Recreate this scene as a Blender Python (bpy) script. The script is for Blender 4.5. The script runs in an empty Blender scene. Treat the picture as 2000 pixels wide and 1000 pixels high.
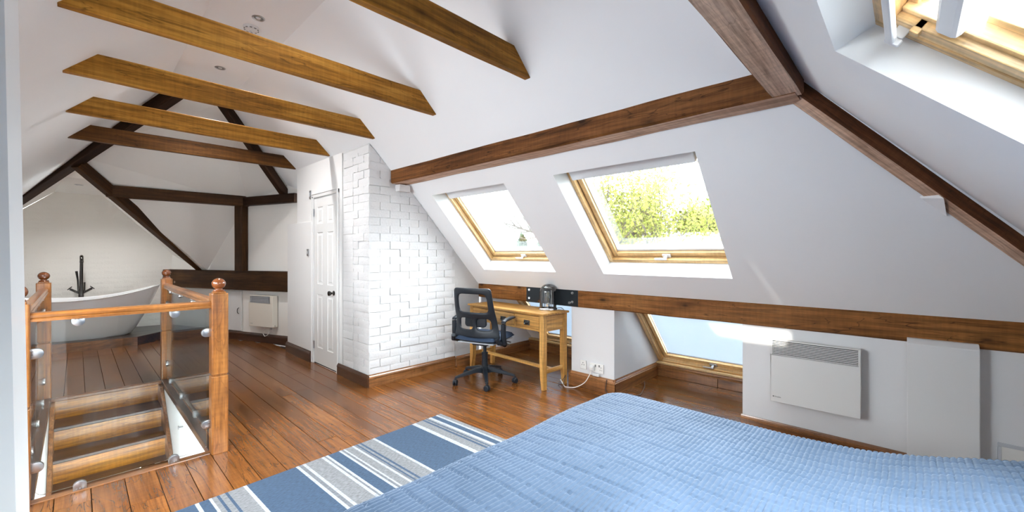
import bpy, bmesh, math, random
import numpy as np
from mathutils import Vector, Matrix, noise
rnd = random.Random(7)
SC = bpy.context.scene
COL = SC.collection
PI = math.pi
# ------------------------------------------------------------ camera, sky, sun, exposure
cam = bpy.data.cameras.new('camera')
cam_o = bpy.data.objects.new('camera', cam); COL.objects.link(cam_o)
cam.sensor_width = 36.0; cam.lens = 811.6 / 2000 * 36.0
cam.shift_y = -3 / 2000; cam.clip_start = 0.02; cam.clip_end = 500
YAW = math.atan(850 / 811.6)
cam_o.location = (0, 0, 1.3)
cam_o.rotation_euler = (PI / 2, 0, -YAW)
SC.camera = cam_o
w = bpy.data.worlds.new('sky'); SC.world = w; w.use_nodes = True
bg = w.node_tree.nodes['Background']
# overcast sky, brighter overhead than at the horizon
_nt = w.node_tree; _tc = _nt.nodes.new('ShaderNodeTexCoord'); _sp = _nt.nodes.new('ShaderNodeSeparateXYZ'); _mr = _nt.nodes.new('ShaderNodeMapRange')
_mr.inputs[1].default_value = 0.0; _mr.inputs[2].default_value = 1.0; _mr.inputs[3].default_value = 13.0; _mr.inputs[4].default_value = 15.0
_nt.links.new(_tc.outputs['Generated'], _sp.inputs[0]); _nt.links.new(_sp.outputs[2], _mr.inputs[0]); _nt.links.new(_mr.outputs[0], bg.inputs[1])
bg.inputs[0].default_value = (0.91, 0.965, 1.0, 1)
sun = bpy.data.lights.new('sun', 'SUN'); sun.energy = 6.0; sun.angle = math.radians(0.6); sun.color = (1, 0.93, 0.82)
sun_o = bpy.data.objects.new('sun', sun); COL.objects.link(sun_o)
SUN_DIR = Vector((4.73, -1.10, -0.745)).normalized()
sun_o.rotation_euler = SUN_DIR.to_track_quat('-Z', 'Y').to_euler()
def area_lamp(name, loc, to, sx, sy, power, col=(0.86, 0.94, 1.0)):
    """rectangular area lamp, added as fill light at a roof window"""
    l = bpy.data.lights.new(name, 'AREA'); l.shape = 'RECTANGLE'; l.size = sx; l.size_y = sy; l.energy = power; l.color = col
    o = bpy.data.objects.new(name, l); COL.objects.link(o); o.location = loc
    o.rotation_euler = (Vector(to) - Vector(loc)).to_track_quat('-Z', 'Y').to_euler(); return o
# added fill lamps: two at made-up left windows, two outside right, one over bed
area_lamp('fill_left', (-.94, 2.12, 1.51), (-.30, 2.12, .87), .9, .9, 46)
area_lamp('fill_left', (-.94, 3.42, 1.51), (-.30, 3.42, .87), .9, .9, 17)
area_lamp('fill_right', (6.2, 2.2, 3.75), (2.9, 1.44, 1.55), 2.2, 1.8, 150)
area_lamp('fill_right', (6.2, 4.9, 3.75), (2.9, 3.02, 1.55), 2.2, 1.8, 150)
area_lamp('fill_front', (1.16, -.75, 2.3), (1.16, -.2, 1.5), 1.0, 1.0, 140)
def portal(loc, to, sx, sy):
    o = area_lamp('sky_portal', loc, to, sx, sy, 1); o.data.cycles.is_portal = True
# sampling guides for the sky at the three clear roof windows
for _y in (1.44, 3.02): portal((3.05, _y, 1.71), (2.32, _y, 1.03), 1.1, 1.15)
portal((1.16, -.33, 1.60), (1.16, .35, .9), 1.0, 1.1)
SC.view_settings.view_transform = 'Standard'; SC.view_settings.look = 'None'
SC.view_settings.exposure = 0.92; SC.view_settings.gamma = 1.0; SC.view_settings.use_curve_mapping = False
SC.cycles.max_bounces = 16; SC.cycles.sample_clamp_indirect = 6.0; SC.cycles.diffuse_bounces = 12; SC.cycles.transparent_max_bounces = 24
SC.cycles.caustics_reflective = False; SC.cycles.caustics_refractive = False

# ------------------------------------------------------------ materials
MATS = {}
class N:
    def __init__(s, name):
        s.m = bpy.data.materials.new(name); s.m.use_nodes = True
        s.t = s.m.node_tree; s.n = s.t.nodes; s.l = s.t.links
        s.p = s.n['Principled BSDF']; s.out = s.n['Material Output']; MATS[name] = s.m
    def add(s, typ, **k):
        n = s.n.new(typ)
        for a, v in k.items():
            if a.startswith('i_'):
                n.inputs[int(a[2:]) if a[2:].isdigit() else a[2:].replace('_', ' ')].default_value = v
            else: setattr(n, a, v)
        return n
    def link(s, a, b): s.l.new(a, b)
    def ramp(s, fac, *st):
        r = s.add('ShaderNodeValToRGB'); e = r.color_ramp.elements
        while len(e) < len(st): e.new(0.5)
        for el, (p, c) in zip(e, st): el.position = p; el.color = (*c, 1) if len(c) == 3 else c
        s.link(fac, r.inputs[0]); return r.outputs[0]
    def mix(s, f, a, b, mode='MIX'):
        m = s.add('ShaderNodeMix', data_type='RGBA', blend_type=mode)
        for sock, v in ((m.inputs[0], f), (m.inputs[6], a), (m.inputs[7], b)):
            if hasattr(v, 'is_linked'): s.link(v, sock)
            else: sock.default_value = (*v, 1) if isinstance(v, tuple) and len(v) == 3 else v
        return m.outputs[2]
    def bump(s, h, strength=0.3, dist=0.01):
        b = s.add('ShaderNodeBump'); b.inputs['Strength'].default_value = strength; b.inputs['Distance'].default_value = dist
        s.link(h, b.inputs['Height']); s.link(b.outputs[0], s.p.inputs['Normal']); return b

def flat(name, col, rough=0.5, metal=0.0, coat=0.0, bump=None, spec=None):
    s = N(name); s.p.inputs['Base Color'].default_value = (*col, 1); s.p.inputs['Roughness'].default_value = rough
    s.p.inputs['Metallic'].default_value = metal; s.p.inputs['Coat Weight'].default_value = coat
    if spec is not None: s.p.inputs['Specular IOR Level'].default_value = spec
    if bump:
        tc = s.add('ShaderNodeTexCoord'); nz = s.add('ShaderNodeTexNoise', i_Scale=bump[0], i_Detail=5.0)
        s.link(tc.outputs['Object'], nz.inputs['Vector']); s.bump(nz.outputs[0], bump[1], bump[2])
    return s.m

def wood(name, dark, mid, light, axis='x', scale=1.0, rough=0.45, coat=0.0, knots=0.5, vary=0.15, bump=0.15, streak=1.0):
    """timber with grain along one local axis; every object takes its own piece of the tree"""
    s = N(name); tc = s.add('ShaderNodeTexCoord'); oi = s.add('ShaderNodeObjectInfo')
    sc = s.add('ShaderNodeVectorMath', operation='SCALE'); sc.inputs['Scale'].default_value = 37.0
    cmb = s.add('ShaderNodeCombineXYZ')
    for i in range(3): s.link(oi.outputs['Random'], cmb.inputs[i])
    s.link(cmb.outputs[0], sc.inputs[0])
    ad = s.add('ShaderNodeVectorMath', operation='ADD'); s.link(tc.outputs['Object'], ad.inputs[0]); s.link(sc.outputs[0], ad.inputs[1])
    def stretched(along, across):
        mp = s.add('ShaderNodeMapping'); v = [across] * 3; v['xyz'.index(axis)] = along
        mp.inputs['Scale'].default_value = v; s.link(ad.outputs[0], mp.inputs['Vector']); return mp.outputs[0]
    n1 = s.add('ShaderNodeTexNoise', i_Scale=1.0 * scale, i_Detail=4.0, i_Distortion=0.6); s.link(stretched(1.2, 9), n1.inputs['Vector'])
    n2 = s.add('ShaderNodeTexNoise', i_Scale=1.0 * scale, i_Detail=6.0, i_Roughness=0.65); s.link(stretched(4, 90), n2.inputs['Vector'])
    wv = s.add('ShaderNodeTexWave', wave_type='RINGS', rings_direction='XYZ'['xyz'.index(axis)] if False else 'SPHERICAL')
    wv.inputs['Scale'].default_value = 1.6 * scale; wv.inputs['Distortion'].default_value = 5.0; wv.inputs['Detail'].default_value = 3.0; wv.inputs['Detail Scale'].default_value = 1.2
    s.link(stretched(0.7, 6), wv.inputs['Vector'])
    base = s.ramp(n1.outputs[0], (0.25, dark), (0.5, mid), (0.75, light))
    ring = s.ramp(wv.outputs[0], (0.0, (0.62, 0.62, 0.62)), (0.6, (1, 1, 1)))
    c = s.mix(0.55 * streak, base, ring, 'MULTIPLY')
    fine = s.ramp(n2.outputs[0], (0.33, (0.42, 0.40, 0.38)), (0.58, (1.06, 1.06, 1.06)))
    c = s.mix(0.75 * streak, c, fine, 'MULTIPLY')
    n3 = s.add('ShaderNodeTexNoise', i_Scale=1.0 * scale, i_Detail=2.0); s.link(stretched(55, 5), n3.inputs['Vector'])     # saw marks across the grain
    c = s.mix(0.30 * streak, c, s.ramp(n3.outputs[0], (0.4, (0.72, 0.72, 0.72)), (0.6, (1.12, 1.12, 1.10))), 'MULTIPLY')
    if knots:
        vo = s.add('ShaderNodeTexVoronoi'); vo.inputs['Scale'].default_value = 1.0
        s.link(stretched(2.6, 6.5), vo.inputs['Vector'])
        kf = s.ramp(vo.outputs['Distance'], (0.05, (min(1, knots * 1.3),) * 3), (0.10, (knots * .55,) * 3), (0.24, (0, 0, 0)))
        c = s.mix(kf, c, tuple(x * 0.22 for x in dark))
        n4 = s.add('ShaderNodeTexNoise', i_Scale=1.0 * scale, i_Detail=3.0, i_Distortion=0.8); s.link(stretched(1.4, 11), n4.inputs['Vector'])
        cr = s.ramp(n4.outputs[0], (0.492, (0, 0, 0)), (0.50, (knots,) * 3), (0.508, (0, 0, 0)))       # drying cracks
        c = s.mix(cr, c, tuple(x * 0.18 for x in dark))
    hs = s.add('ShaderNodeHueSaturation'); s.link(c, hs.inputs['Color'])
    mr = s.add('ShaderNodeMapRange'); mr.inputs[3].default_value = 1 - vary; mr.inputs[4].default_value = 1 + vary
    s.link(oi.outputs['Random'], mr.inputs[0]); s.link(mr.outputs[0], hs.inputs['Value'])
    s.link(hs.outputs[0], s.p.inputs['Base Color'])
    rr = s.ramp(n1.outputs[0], (0.2, (rough * 1.1,) * 3), (0.8, (rough * 0.92,) * 3)); s.link(rr, s.p.inputs['Roughness'])
    s.p.inputs['Coat Weight'].default_value = coat; s.p.inputs['Coat Roughness'].default_value = 0.08; s.p.inputs['Specular IOR Level'].default_value = 0.5 if rough < .45 else 0.15
    if bump: s.bump(n2.outputs[0], bump, 0.004)
    return s.m

def paint(name, col, rough=0.6, amt=0.06, sc=22.0):
    s = N(name); tc = s.add('ShaderNodeTexCoord')
    n1 = s.add('ShaderNodeTexNoise', i_Scale=1.3, i_Detail=3.0); s.link(tc.outputs['Object'], n1.inputs['Vector'])
    c = s.ramp(n1.outputs[0], (0.3, tuple(x * 0.97 for x in col)), (0.7, col)); s.link(c, s.p.inputs['Base Color'])
    s.p.inputs['Roughness'].default_value = rough; s.p.inputs['Specular IOR Level'].default_value = 0.3
    n2 = s.add('ShaderNodeTexNoise', i_Scale=sc, i_Detail=6.0); s.link(tc.outputs['Object'], n2.inputs['Vector'])
    s.bump(n2.outputs[0], amt, 0.01); return s.m

def glassy(name, tint=(0.97, 0.99, 0.98), gloss=1.0, ior=1.5):
    s = N(name); s.n.remove(s.p)
    tr = s.add('ShaderNodeBsdfTransparent'); tr.inputs[0].default_value = (*tint, 1)
    gl = s.add('ShaderNodeBsdfGlossy'); gl.inputs['Roughness'].default_value = 0.01
    fr = s.add('ShaderNodeFresnel'); fr.inputs[0].default_value = ior
    ml = s.add('ShaderNodeMath', operation='MULTIPLY'); ml.inputs[1].default_value = gloss; s.link(fr.outputs[0], ml.inputs[0])
    mx = s.add('ShaderNodeMixShader'); s.link(ml.outputs[0], mx.inputs[0]); s.link(tr.outputs[0], mx.inputs[1]); s.link(gl.outputs[0], mx.inputs[2])
    s.link(mx.outputs[0], s.out.inputs[0]); return s.m

def cloth_sheer(name, col, trans, rough=0.8):
    """cloth that lets part of the light through"""
    s = N(name); s.n.remove(s.p)
    d = s.add('ShaderNodeBsdfDiffuse'); d.inputs[0].default_value = (*col, 1)
    t = s.add('ShaderNodeBsdfTranslucent'); t.inputs[0].default_value = (*col, 1)
    mx = s.add('ShaderNodeMixShader'); mx.inputs[0].default_value = trans
    s.link(d.outputs[0], mx.inputs[1]); s.link(t.outputs[0], mx.inputs[2]); s.link(mx.outputs[0], s.out.inputs[0]); return s.m

M = {}
M['white'] = paint('white_wall_paint', (0.845, 0.852, 0.862))
M['white_dimmed'] = paint('white_wall_paint_dimmed', (0.69, 0.69, 0.695))  # same white paint, darkened in colour to offset strong light at the eaves
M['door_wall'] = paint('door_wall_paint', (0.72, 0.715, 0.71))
M['bath_white'] = paint('bathroom_paint', (0.84, 0.825, 0.79))
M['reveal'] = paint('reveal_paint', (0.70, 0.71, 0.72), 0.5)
M['brick'] = paint('painted_brick', (0.66, 0.66, 0.665), 0.5, 0.35, 60.0)
M['mortar'] = paint('painted_mortar', (0.58, 0.58, 0.58), 0.6, 0.45, 70.0)
M['bathbrick'] = paint('bath_brick_paint', (0.84, 0.82, 0.77), 0.55, 0.3, 50.0)
M['gloss_white'] = flat('white_gloss', (0.68, 0.68, 0.675), 0.3)
M['post_white'] = flat('pale_blue_white_gloss', (0.87, 0.885, 0.895), 0.35)
M['heater_white'] = flat('heater_enamel', (0.64, 0.635, 0.62), 0.35)
M['cream'] = flat('cream_enamel', (0.72, 0.68, 0.60), 0.35)
M['dark_slot'] = flat('dark_slot', (0.03, 0.03, 0.03), 0.6)
M['grey_slot'] = flat('grey_grille', (0.20, 0.20, 0.19), 0.5)
M['black_plastic'] = flat('black_plastic', (0.012, 0.016, 0.022), 0.42, spec=0.3)
M['navy'] = flat('navy_fabric', (0.012, 0.03, 0.065), 0.75, bump=(600, 0.3, 0.002))
M['steel_black'] = flat('blackened_steel', (0.022, 0.028, 0.034), 0.32, 0.6)
M['chrome'] = flat('chrome', (0.86, 0.87, 0.88), 0.14, 1.0)
M['satin'] = flat('satin_steel', (0.50, 0.51, 0.53), 0.3, 1.0)
M['gunmetal'] = flat('black_chrome', (0.10, 0.095, 0.09), 0.12, 1.0)
M['alu'] = flat('white_aluminium', (0.66, 0.67, 0.69), 0.35)
M['grey_plastic'] = flat('grey_plastic', (0.50, 0.52, 0.55), 0.4)
M['tub'] = flat('white_acrylic', (0.76, 0.77, 0.78), 0.12, coat=0.5)
M['socket'] = flat('white_socket', (0.74, 0.73, 0.70), 0.4)
M['cable_white'] = flat('white_cable', (0.72, 0.70, 0.66), 0.5)
M['cable_dark'] = flat('dark_cable', (0.05, 0.035, 0.03), 0.5)
M['glass'] = glassy('clear_glass', (0.955, 0.985, 0.975), 0.75)
M['glass_edge'] = glassy('glass_edge', (0.70, 0.86, 0.84), 1.0)
M['pane'] = glassy('window_glass', (0.97, 0.985, 0.985), 0.6)
M['dome'] = glassy('dome_glass', (0.93, 0.95, 0.96), 2.2)
M['blind'] = cloth_sheer('pale_blue_blind', (0.77, 0.83, 0.885), 0.2)
M['sheer_white'] = cloth_sheer('sheer_white_blind', (0.92, 0.92, 0.92), 0.6)
M['mesh'] = glassy('sheer_grey_mesh', (0.60, 0.60, 0.61), 0.0)
M['filament'] = flat('brass', (0.60, 0.48, 0.26), 0.25, 1.0)
M['ink'] = flat('black_ink', (0.02, 0.02, 0.02), 0.6)
OR = dict(dark=(0.15, 0.058, 0.007), mid=(0.34, 0.148, 0.020), light=(0.46, 0.225, 0.038))
M['collar'] = wood('orange_collar_timber', **OR, axis='x', rough=0.55, knots=0.55, vary=0.10)
M['collar_dark'] = wood('dark_stained_collar', (0.028, 0.010, 0.002), (0.09, 0.034, 0.006), (0.16, 0.066, 0.014), axis='x', rough=0.5, knots=0.6, vary=0.05)
M['purlin'] = wood('brown_purlin', (0.062, 0.022, 0.006), (0.155, 0.058, 0.016), (0.235, 0.098, 0.030), axis='x', rough=0.6, knots=0.7, vary=0.06, bump=0.35)
M['purlin_lt'] = wood('warm_purlin', (0.105, 0.037, 0.008), (0.25, 0.098, 0.024), (0.34, 0.15, 0.042), axis='x', rough=0.55, knots=0.7, vary=0.06, bump=0.3)
M['hip'] = wood('red_brown_hip', (0.055, 0.018, 0.006), (0.13, 0.045, 0.016), (0.20, 0.075, 0.028), axis='x', rough=0.6, knots=0.4, vary=0.05, bump=0.3)
M['hip_pale'] = wood('pale_pine', (0.36, 0.20, 0.12), (0.58, 0.36, 0.24), (0.68, 0.46, 0.33), axis='x', rough=0.6, knots=0.3, vary=0.05, bump=0.4)  # lighter tone for the upper purlin's underside
M['hip_pink'] = wood('pinkish_pine', (0.42, 0.25, 0.16), (0.64, 0.43, 0.31), (0.72, 0.52, 0.40), axis='x', rough=0.6, knots=0.3, vary=0.02, bump=0.4)  # lightest tone, for the undersides of hip rafter and hip purlin
M['truss'] = wood('near_black_truss', (0.010, 0.004, 0.002), (0.028, 0.012, 0.006), (0.055, 0.024, 0.010), axis='x', rough=0.5, knots=0.3, vary=0.2)
M['truss_br'] = wood('dark_brown_truss', (0.016, 0.006, 0.002), (0.048, 0.020, 0.006), (0.09, 0.038, 0.011), axis='x', rough=0.5, knots=0.5, vary=0.15)
FL = dict(dark=(0.095, 0.030, 0.006), mid=(0.175, 0.060, 0.012), light=(0.225, 0.083, 0.018))
M['plank'] = wood('varnished_floor_pine', **FL, axis='y', rough=0.21, coat=0.0, knots=0.6, vary=0.14, bump=0.0, streak=0.8)
M['subfloor'] = flat('dark_gap', (0.02, 0.008, 0.003), 0.8)
for ax in 'xyz':
    M['newel_' + ax] = wood('orange_newel_' + ax, (0.20, 0.066, 0.013), (0.35, 0.128, 0.026), (0.44, 0.185, 0.048), axis=ax, rough=0.3, coat=0.4, knots=0.35, vary=0.06, bump=0.05)
    M['skirt_' + ax] = wood('skirting_pine_' + ax, (0.13, 0.046, 0.012), (0.285, 0.115, 0.036), (0.37, 0.165, 0.058), axis=ax, rough=0.35, coat=0.3, knots=0.5, vary=0.08, bump=0.06)
    M['skirt_dk_' + ax] = wood('dark_skirting_' + ax, (0.024, 0.008, 0.003), (0.062, 0.022, 0.009), (0.11, 0.042, 0.018), axis=ax, rough=0.35, coat=0.3, knots=0.3, vary=0.1, bump=0.06)  # dark wood; also paints shade onto far skirtings and stair treads
    M['oak_' + ax] = wood('pale_oak_' + ax, (0.42, 0.20, 0.045), (0.60, 0.31, 0.08), (0.68, 0.39, 0.12), axis=ax, rough=0.42, knots=0.0, vary=0.05, bump=0.05)
    M['pine_' + ax] = wood('window_pine_' + ax, (0.52, 0.30, 0.11), (0.72, 0.47, 0.21), (0.80, 0.57, 0.30), axis=ax, rough=0.4, coat=0.15, knots=0.0, vary=0.06, bump=0.04)
    M['stair_' + ax] = wood('stair_pine_' + ax, (0.36, 0.125, 0.006), (0.54, 0.205, 0.012), (0.62, 0.27, 0.026), axis=ax, rough=0.3, coat=0.3, knots=0.6, vary=0.06, bump=0.05)
M['ball'] = flat('dark_varnished_ball', (0.145, 0.042, 0.011), 0.16, coat=0.8)
M['ball_br'] = flat('red_brown_varnished_ball', (0.19, 0.055, 0.014), 0.22, coat=0.35)

def quilt_mat():
    s = N('blue_velvet_quilt'); tc = s.add('ShaderNodeTexCoord')
    n = s.add('ShaderNodeTexNoise', i_Scale=5.0, i_Detail=4.0); s.link(tc.outputs['Object'], n.inputs['Vector'])
    c = s.ramp(n.outputs[0], (0.3, (0.042, 0.067, 0.108)), (0.7, (0.058, 0.087, 0.136))); s.link(c, s.p.inputs['Base Color'])
    s.p.inputs['Roughness'].default_value = 0.7
    s.p.inputs['Specular IOR Level'].default_value = 0.2; s.p.inputs['Sheen Weight'].default_value = 0.28; s.p.inputs['Sheen Roughness'].default_value = 0.35; s.p.inputs['Sheen Tint'].default_value = (0.75, 0.86, 1, 1)
    n2 = s.add('ShaderNodeTexNoise', i_Scale=260.0, i_Detail=3.0); s.link(tc.outputs['Object'], n2.inputs['Vector']); s.bump(n2.outputs[0], 0.25, 0.002)
    return s.m
M['quilt'] = quilt_mat()

STRIPES = [('b', .30), ('w', .419), ('b', .434), ('w', .478), ('g', .492), ('b', .514), ('g', .524), ('b', .551), ('g', .564), ('w', .635), ('b', .654), ('w', .915), ('d', .935), ('w', .954), ('g', .973), ('w', 1.071), ('d', 1.086), ('w', 1.098), ('b', 1.113), ('w', 1.184), ('d', 1.2), ('w', 1.216), ('g', 1.227), ('w', 1.274), ('d', 1.288), ('b', 1.305), ('g', 1.316), ('b', 1.33), ('g', 1.344), ('w', 1.427), ('b', 1.446), ('w', 1.754), ('g', 1.79), ('b', 1.853), ('g', 1.869), ('b', 1.884), ('g', 1.898), ('w', 1.912), ('b', 1.936), ('w', 1.983), ('g', 2.001)]
def rug_mat():
    s = N('striped_rug_weave'); tc = s.add('ShaderNodeTexCoord'); sp = s.add('ShaderNodeSeparateXYZ'); s.link(tc.outputs['Object'], sp.inputs[0])
    cols = dict(b=(0.026, 0.053, 0.096), w=(0.31, 0.325, 0.35), g=(0.15, 0.152, 0.158), d=(0.115, 0.122, 0.135))
    out = None
    L = [('g', 0.0), ('w', .06), ('g', .08), ('w', .17), ('b', .19), ('g', .24), ('w', .27)] + STRIPES
    def ramp_of(seg, a, b):
        mr = s.add('ShaderNodeMapRange'); mr.inputs[1].default_value = a; mr.inputs[2].default_value = b; s.link(sp.outputs[0], mr.inputs[0])
        r = s.add('ShaderNodeValToRGB'); r.color_ramp.interpolation = 'CONSTANT'; e = r.color_ramp.elements
        while len(e) < len(seg): e.new(1.0)
        for el, (c, p) in zip(e, seg): el.position = min(1, max(0, (p - a) / (b - a))); el.color = (*cols[c], 1)
        s.link(mr.outputs[0], r.inputs[0]); return r.outputs[0]
    segs = [L[0:24], L[23:48]]
    r1 = ramp_of(segs[0], segs[0][0][1], L[24][1]); r2 = ramp_of(segs[1], segs[1][0][1], 2.04)
    gt = s.add('ShaderNodeMath', operation='GREATER_THAN'); gt.inputs[1].default_value = L[24][1] - 0.0005; s.link(sp.outputs[0], gt.inputs[0])
    c = s.mix(gt.outputs[0], r1, r2)
    mp = s.add('ShaderNodeMapping'); mp.inputs['Scale'].default_value = (45, 170, 1); s.link(tc.outputs['Object'], mp.inputs[0])
    n = s.add('ShaderNodeTexNoise', i_Scale=1.0, i_Detail=4.0); s.link(mp.outputs[0], n.inputs['Vector'])
    f = s.ramp(n.outputs[0], (0.35, (0.55, 0.55, 0.55)), (0.65, (1.25, 1.25, 1.25)))
    c = s.mix(0.8, c, f, 'MULTIPLY'); s.link(c, s.p.inputs['Base Color']); s.p.inputs['Roughness'].default_value = 0.9
    s.bump(n.outputs[0], 0.5, 0.004); return s.m
M['rug'] = rug_mat()
def leaf_mat(name, c1, c2, tr=0.45):
    s = N(name); s.n.remove(s.p); oi = s.add('ShaderNodeTexCoord'); nz = s.add('ShaderNodeTexNoise', i_Scale=3.0); s.link(oi.outputs['Object'], nz.inputs['Vector'])
    c = s.ramp(nz.outputs[0], (0.3, c1), (0.7, c2))
    d = s.add('ShaderNodeBsdfDiffuse'); t = s.add('ShaderNodeBsdfTranslucent'); s.link(c, d.inputs[0]); s.link(c, t.inputs[0])
    mx = s.add('ShaderNodeMixShader'); mx.inputs[0].default_value = tr; s.link(d.outputs[0], mx.inputs[1]); s.link(t.outputs[0], mx.inputs[2]); s.link(mx.outputs[0], s.out.inputs[0]); return s.m
M['leaf'] = leaf_mat('spring_leaf', (0.165, 0.20, 0.04), (0.24, 0.26, 0.085))
M['leaf_dk'] = leaf_mat('hedge_leaf', (0.05, 0.068, 0.014), (0.085, 0.10, 0.022), 0.3)
M['needle'] = leaf_mat('conifer_needle', (0.045, 0.07, 0.05), (0.09, 0.12, 0.085), 0.2)
M['bark'] = flat('grey_bark', (0.05, 0.045, 0.038), 0.9, bump=(40, 0.6, 0.02))
M['field'] = flat('pale_bounce_field', (0.52, 0.53, 0.48), 0.9, bump=(3, 0.5, 0.1))  # ground paled on purpose to bounce light up through the windows
M['pale_roof'] = flat('pale_greenhouse_sheet', (0.30, 0.33, 0.34), 0.4)

# ------------------------------------------------------------ builders
def mesh_obj(name, me, mat=None, parent=None, loc=None):
    o = bpy.data.objects.new(name, me); COL.objects.link(o)
    if mat is not None:
        for mm in (mat if isinstance(mat, (list, tuple)) else [mat]): me.materials.append(M[mm] if isinstance(mm, str) else mm)
    if parent is not None: o.parent = parent
    if loc is not None: o.location = loc
    return o
class B:
    """collects shapes into one mesh"""
    def __init__(s): s.b = bmesh.new()
    def hexa(s, v):
        vs = [s.b.verts.new(p) for p in v]
        return [s.b.faces.new([vs[i] for i in f]) for f in ((3, 2, 1, 0), (4, 5, 6, 7), (0, 1, 5, 4), (1, 2, 6, 5), (2, 3, 7, 6), (3, 0, 4, 7))]
    def box(s, lo, hi):
        (a, b, c), (d, e, f) = lo, hi
        s.hexa([(a, b, c), (d, b, c), (d, e, c), (a, e, c), (a, b, f), (d, b, f), (d, e, f), (a, e, f)]); return s
    def prism(s, poly, d0, d1, fn):
        """polygon (u,v) extruded; fn(u,v,d)->xyz"""
        a = [s.b.verts.new(fn(u, v, d0)) for u, v in poly]; c = [s.b.verts.new(fn(u, v, d1)) for u, v in poly]; n = len(poly)
        s.b.faces.new(a[::-1]); s.b.faces.new(c)
        for i in range(n): s.b.faces.new([a[i], a[(i + 1) % n], c[(i + 1) % n], c[i]])
        return s
    def face(s, pts): s.b.faces.new([s.b.verts.new(p) for p in pts]); return s
    def tube(s, path, r, seg=8, cap=True):
        path = [Vector(p) for p in path]; rs = r if isinstance(r, (list, tuple)) else [r] * len(path); rings = []
        up = None
        for i, p in enumerate(path):
            t = (path[min(i + 1, len(path) - 1)] - path[max(i - 1, 0)]).normalized()
            if up is None: up = Vector((0, 0, 1)) if abs(t.z) < 0.9 else Vector((1, 0, 0))
            a = t.cross(up).normalized(); up = a.cross(t).normalized()
            rings.append([s.b.verts.new(p + (a * math.cos(2 * PI * k / seg) + up * math.sin(2 * PI * k / seg)) * rs[i]) for k in range(seg)])
        for i in range(len(rings) - 1):
            for k in range(seg): s.b.faces.new([rings[i][k], rings[i][(k + 1) % seg], rings[i + 1][(k + 1) % seg], rings[i + 1][k]])
        if cap: s.b.faces.new(rings[0][::-1]); s.b.faces.new(rings[-1])
        return s
    def lathe(s, prof, c=(0, 0, 0), axis='z', seg=24):
        rings = []
        for r, h in prof:
            ring = []
            for k in range(seg):
                a = 2 * PI * k / seg; u, v = r * math.cos(a), r * math.sin(a)
                p = {'z': (u, v, h), 'x': (h, u, v), 'y': (v, h, u)}[axis]
                ring.append(s.b.verts.new((c[0] + p[0], c[1] + p[1], c[2] + p[2])))
            rings.append(ring)
        for i in range(len(rings) - 1):
            for k in range(seg): s.b.faces.new([rings[i][k], rings[i][(k + 1) % seg], rings[i + 1][(k + 1) % seg], rings[i + 1][k]])
        if prof[0][0] > 1e-5: s.b.faces.new(rings[0][::-1])
        if prof[-1][0] > 1e-5: s.b.faces.new(rings[-1])
        return s
    def done(s, name, mat, parent=None, bevel=0.0, bseg=2, smooth=False, xf=None, loc=None, angle=35):
        bmesh.ops.remove_doubles(s.b, verts=s.b.verts, dist=1e-6)
        if bevel:
            ed = [e for e in s.b.edges if len(e.link_faces) == 2 and e.calc_face_angle(0) > 0.5]
            bmesh.ops.bevel(s.b, geom=ed, offset=bevel, segments=bseg, profile=0.5, affect='EDGES')
        if xf is not None: bmesh.ops.transform(s.b, matrix=xf, verts=s.b.verts)
        bmesh.ops.recalc_face_normals(s.b, faces=s.b.faces)
        me = bpy.data.meshes.new(name); s.b.to_mesh(me); s.b.free()
        if smooth:
            me.polygons.foreach_set('use_smooth', [True] * len(me.polygons)); me.set_sharp_from_angle(angle=math.radians(angle))
        return mesh_obj(name, me, mat, parent, loc)
def box(name, lo, hi, mat, parent=None, bevel=0.0, **k): return B().box(lo, hi).done(name, mat, parent, bevel, **k)
def tag(o, label=None, cat=None, group=None, kind=None):
    if label: o['label'] = label
    if cat: o['category'] = cat
    if group: o['group'] = group
    if kind: o['kind'] = kind
    return o
def thing(name, label, cat, loc=(0, 0, 0), rz=0.0, group=None, mat=None):
    o = bpy.data.objects.new(name, None); COL.objects.link(o); o.empty_display_size = 0.1
    if mat is not None: o.matrix_world = mat
    else: o.location = loc; o.rotation_euler = (0, 0, rz)
    return tag(o, label, cat, group)
def struct(o): o['kind'] = 'structure'; return o
def shell(name, polys, mat, parent=None):
    b = B()
    for p in polys: b.face(p)
    o = b.done(name, mat, parent)
    return struct(o) if parent is None else o
def frame_mat(p0, p1, up=(0, 0, 1)):
    """matrix with local x from p0 to p1, local z near up"""
    p0, p1 = Vector(p0), Vector(p1); x = (p1 - p0).normalized(); z = Vector(up); z = (z - x * z.dot(x)).normalized(); y = z.cross(x)
    m = Matrix((x, y, z)).transposed().to_4x4(); m.translation = p0; return m
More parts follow.
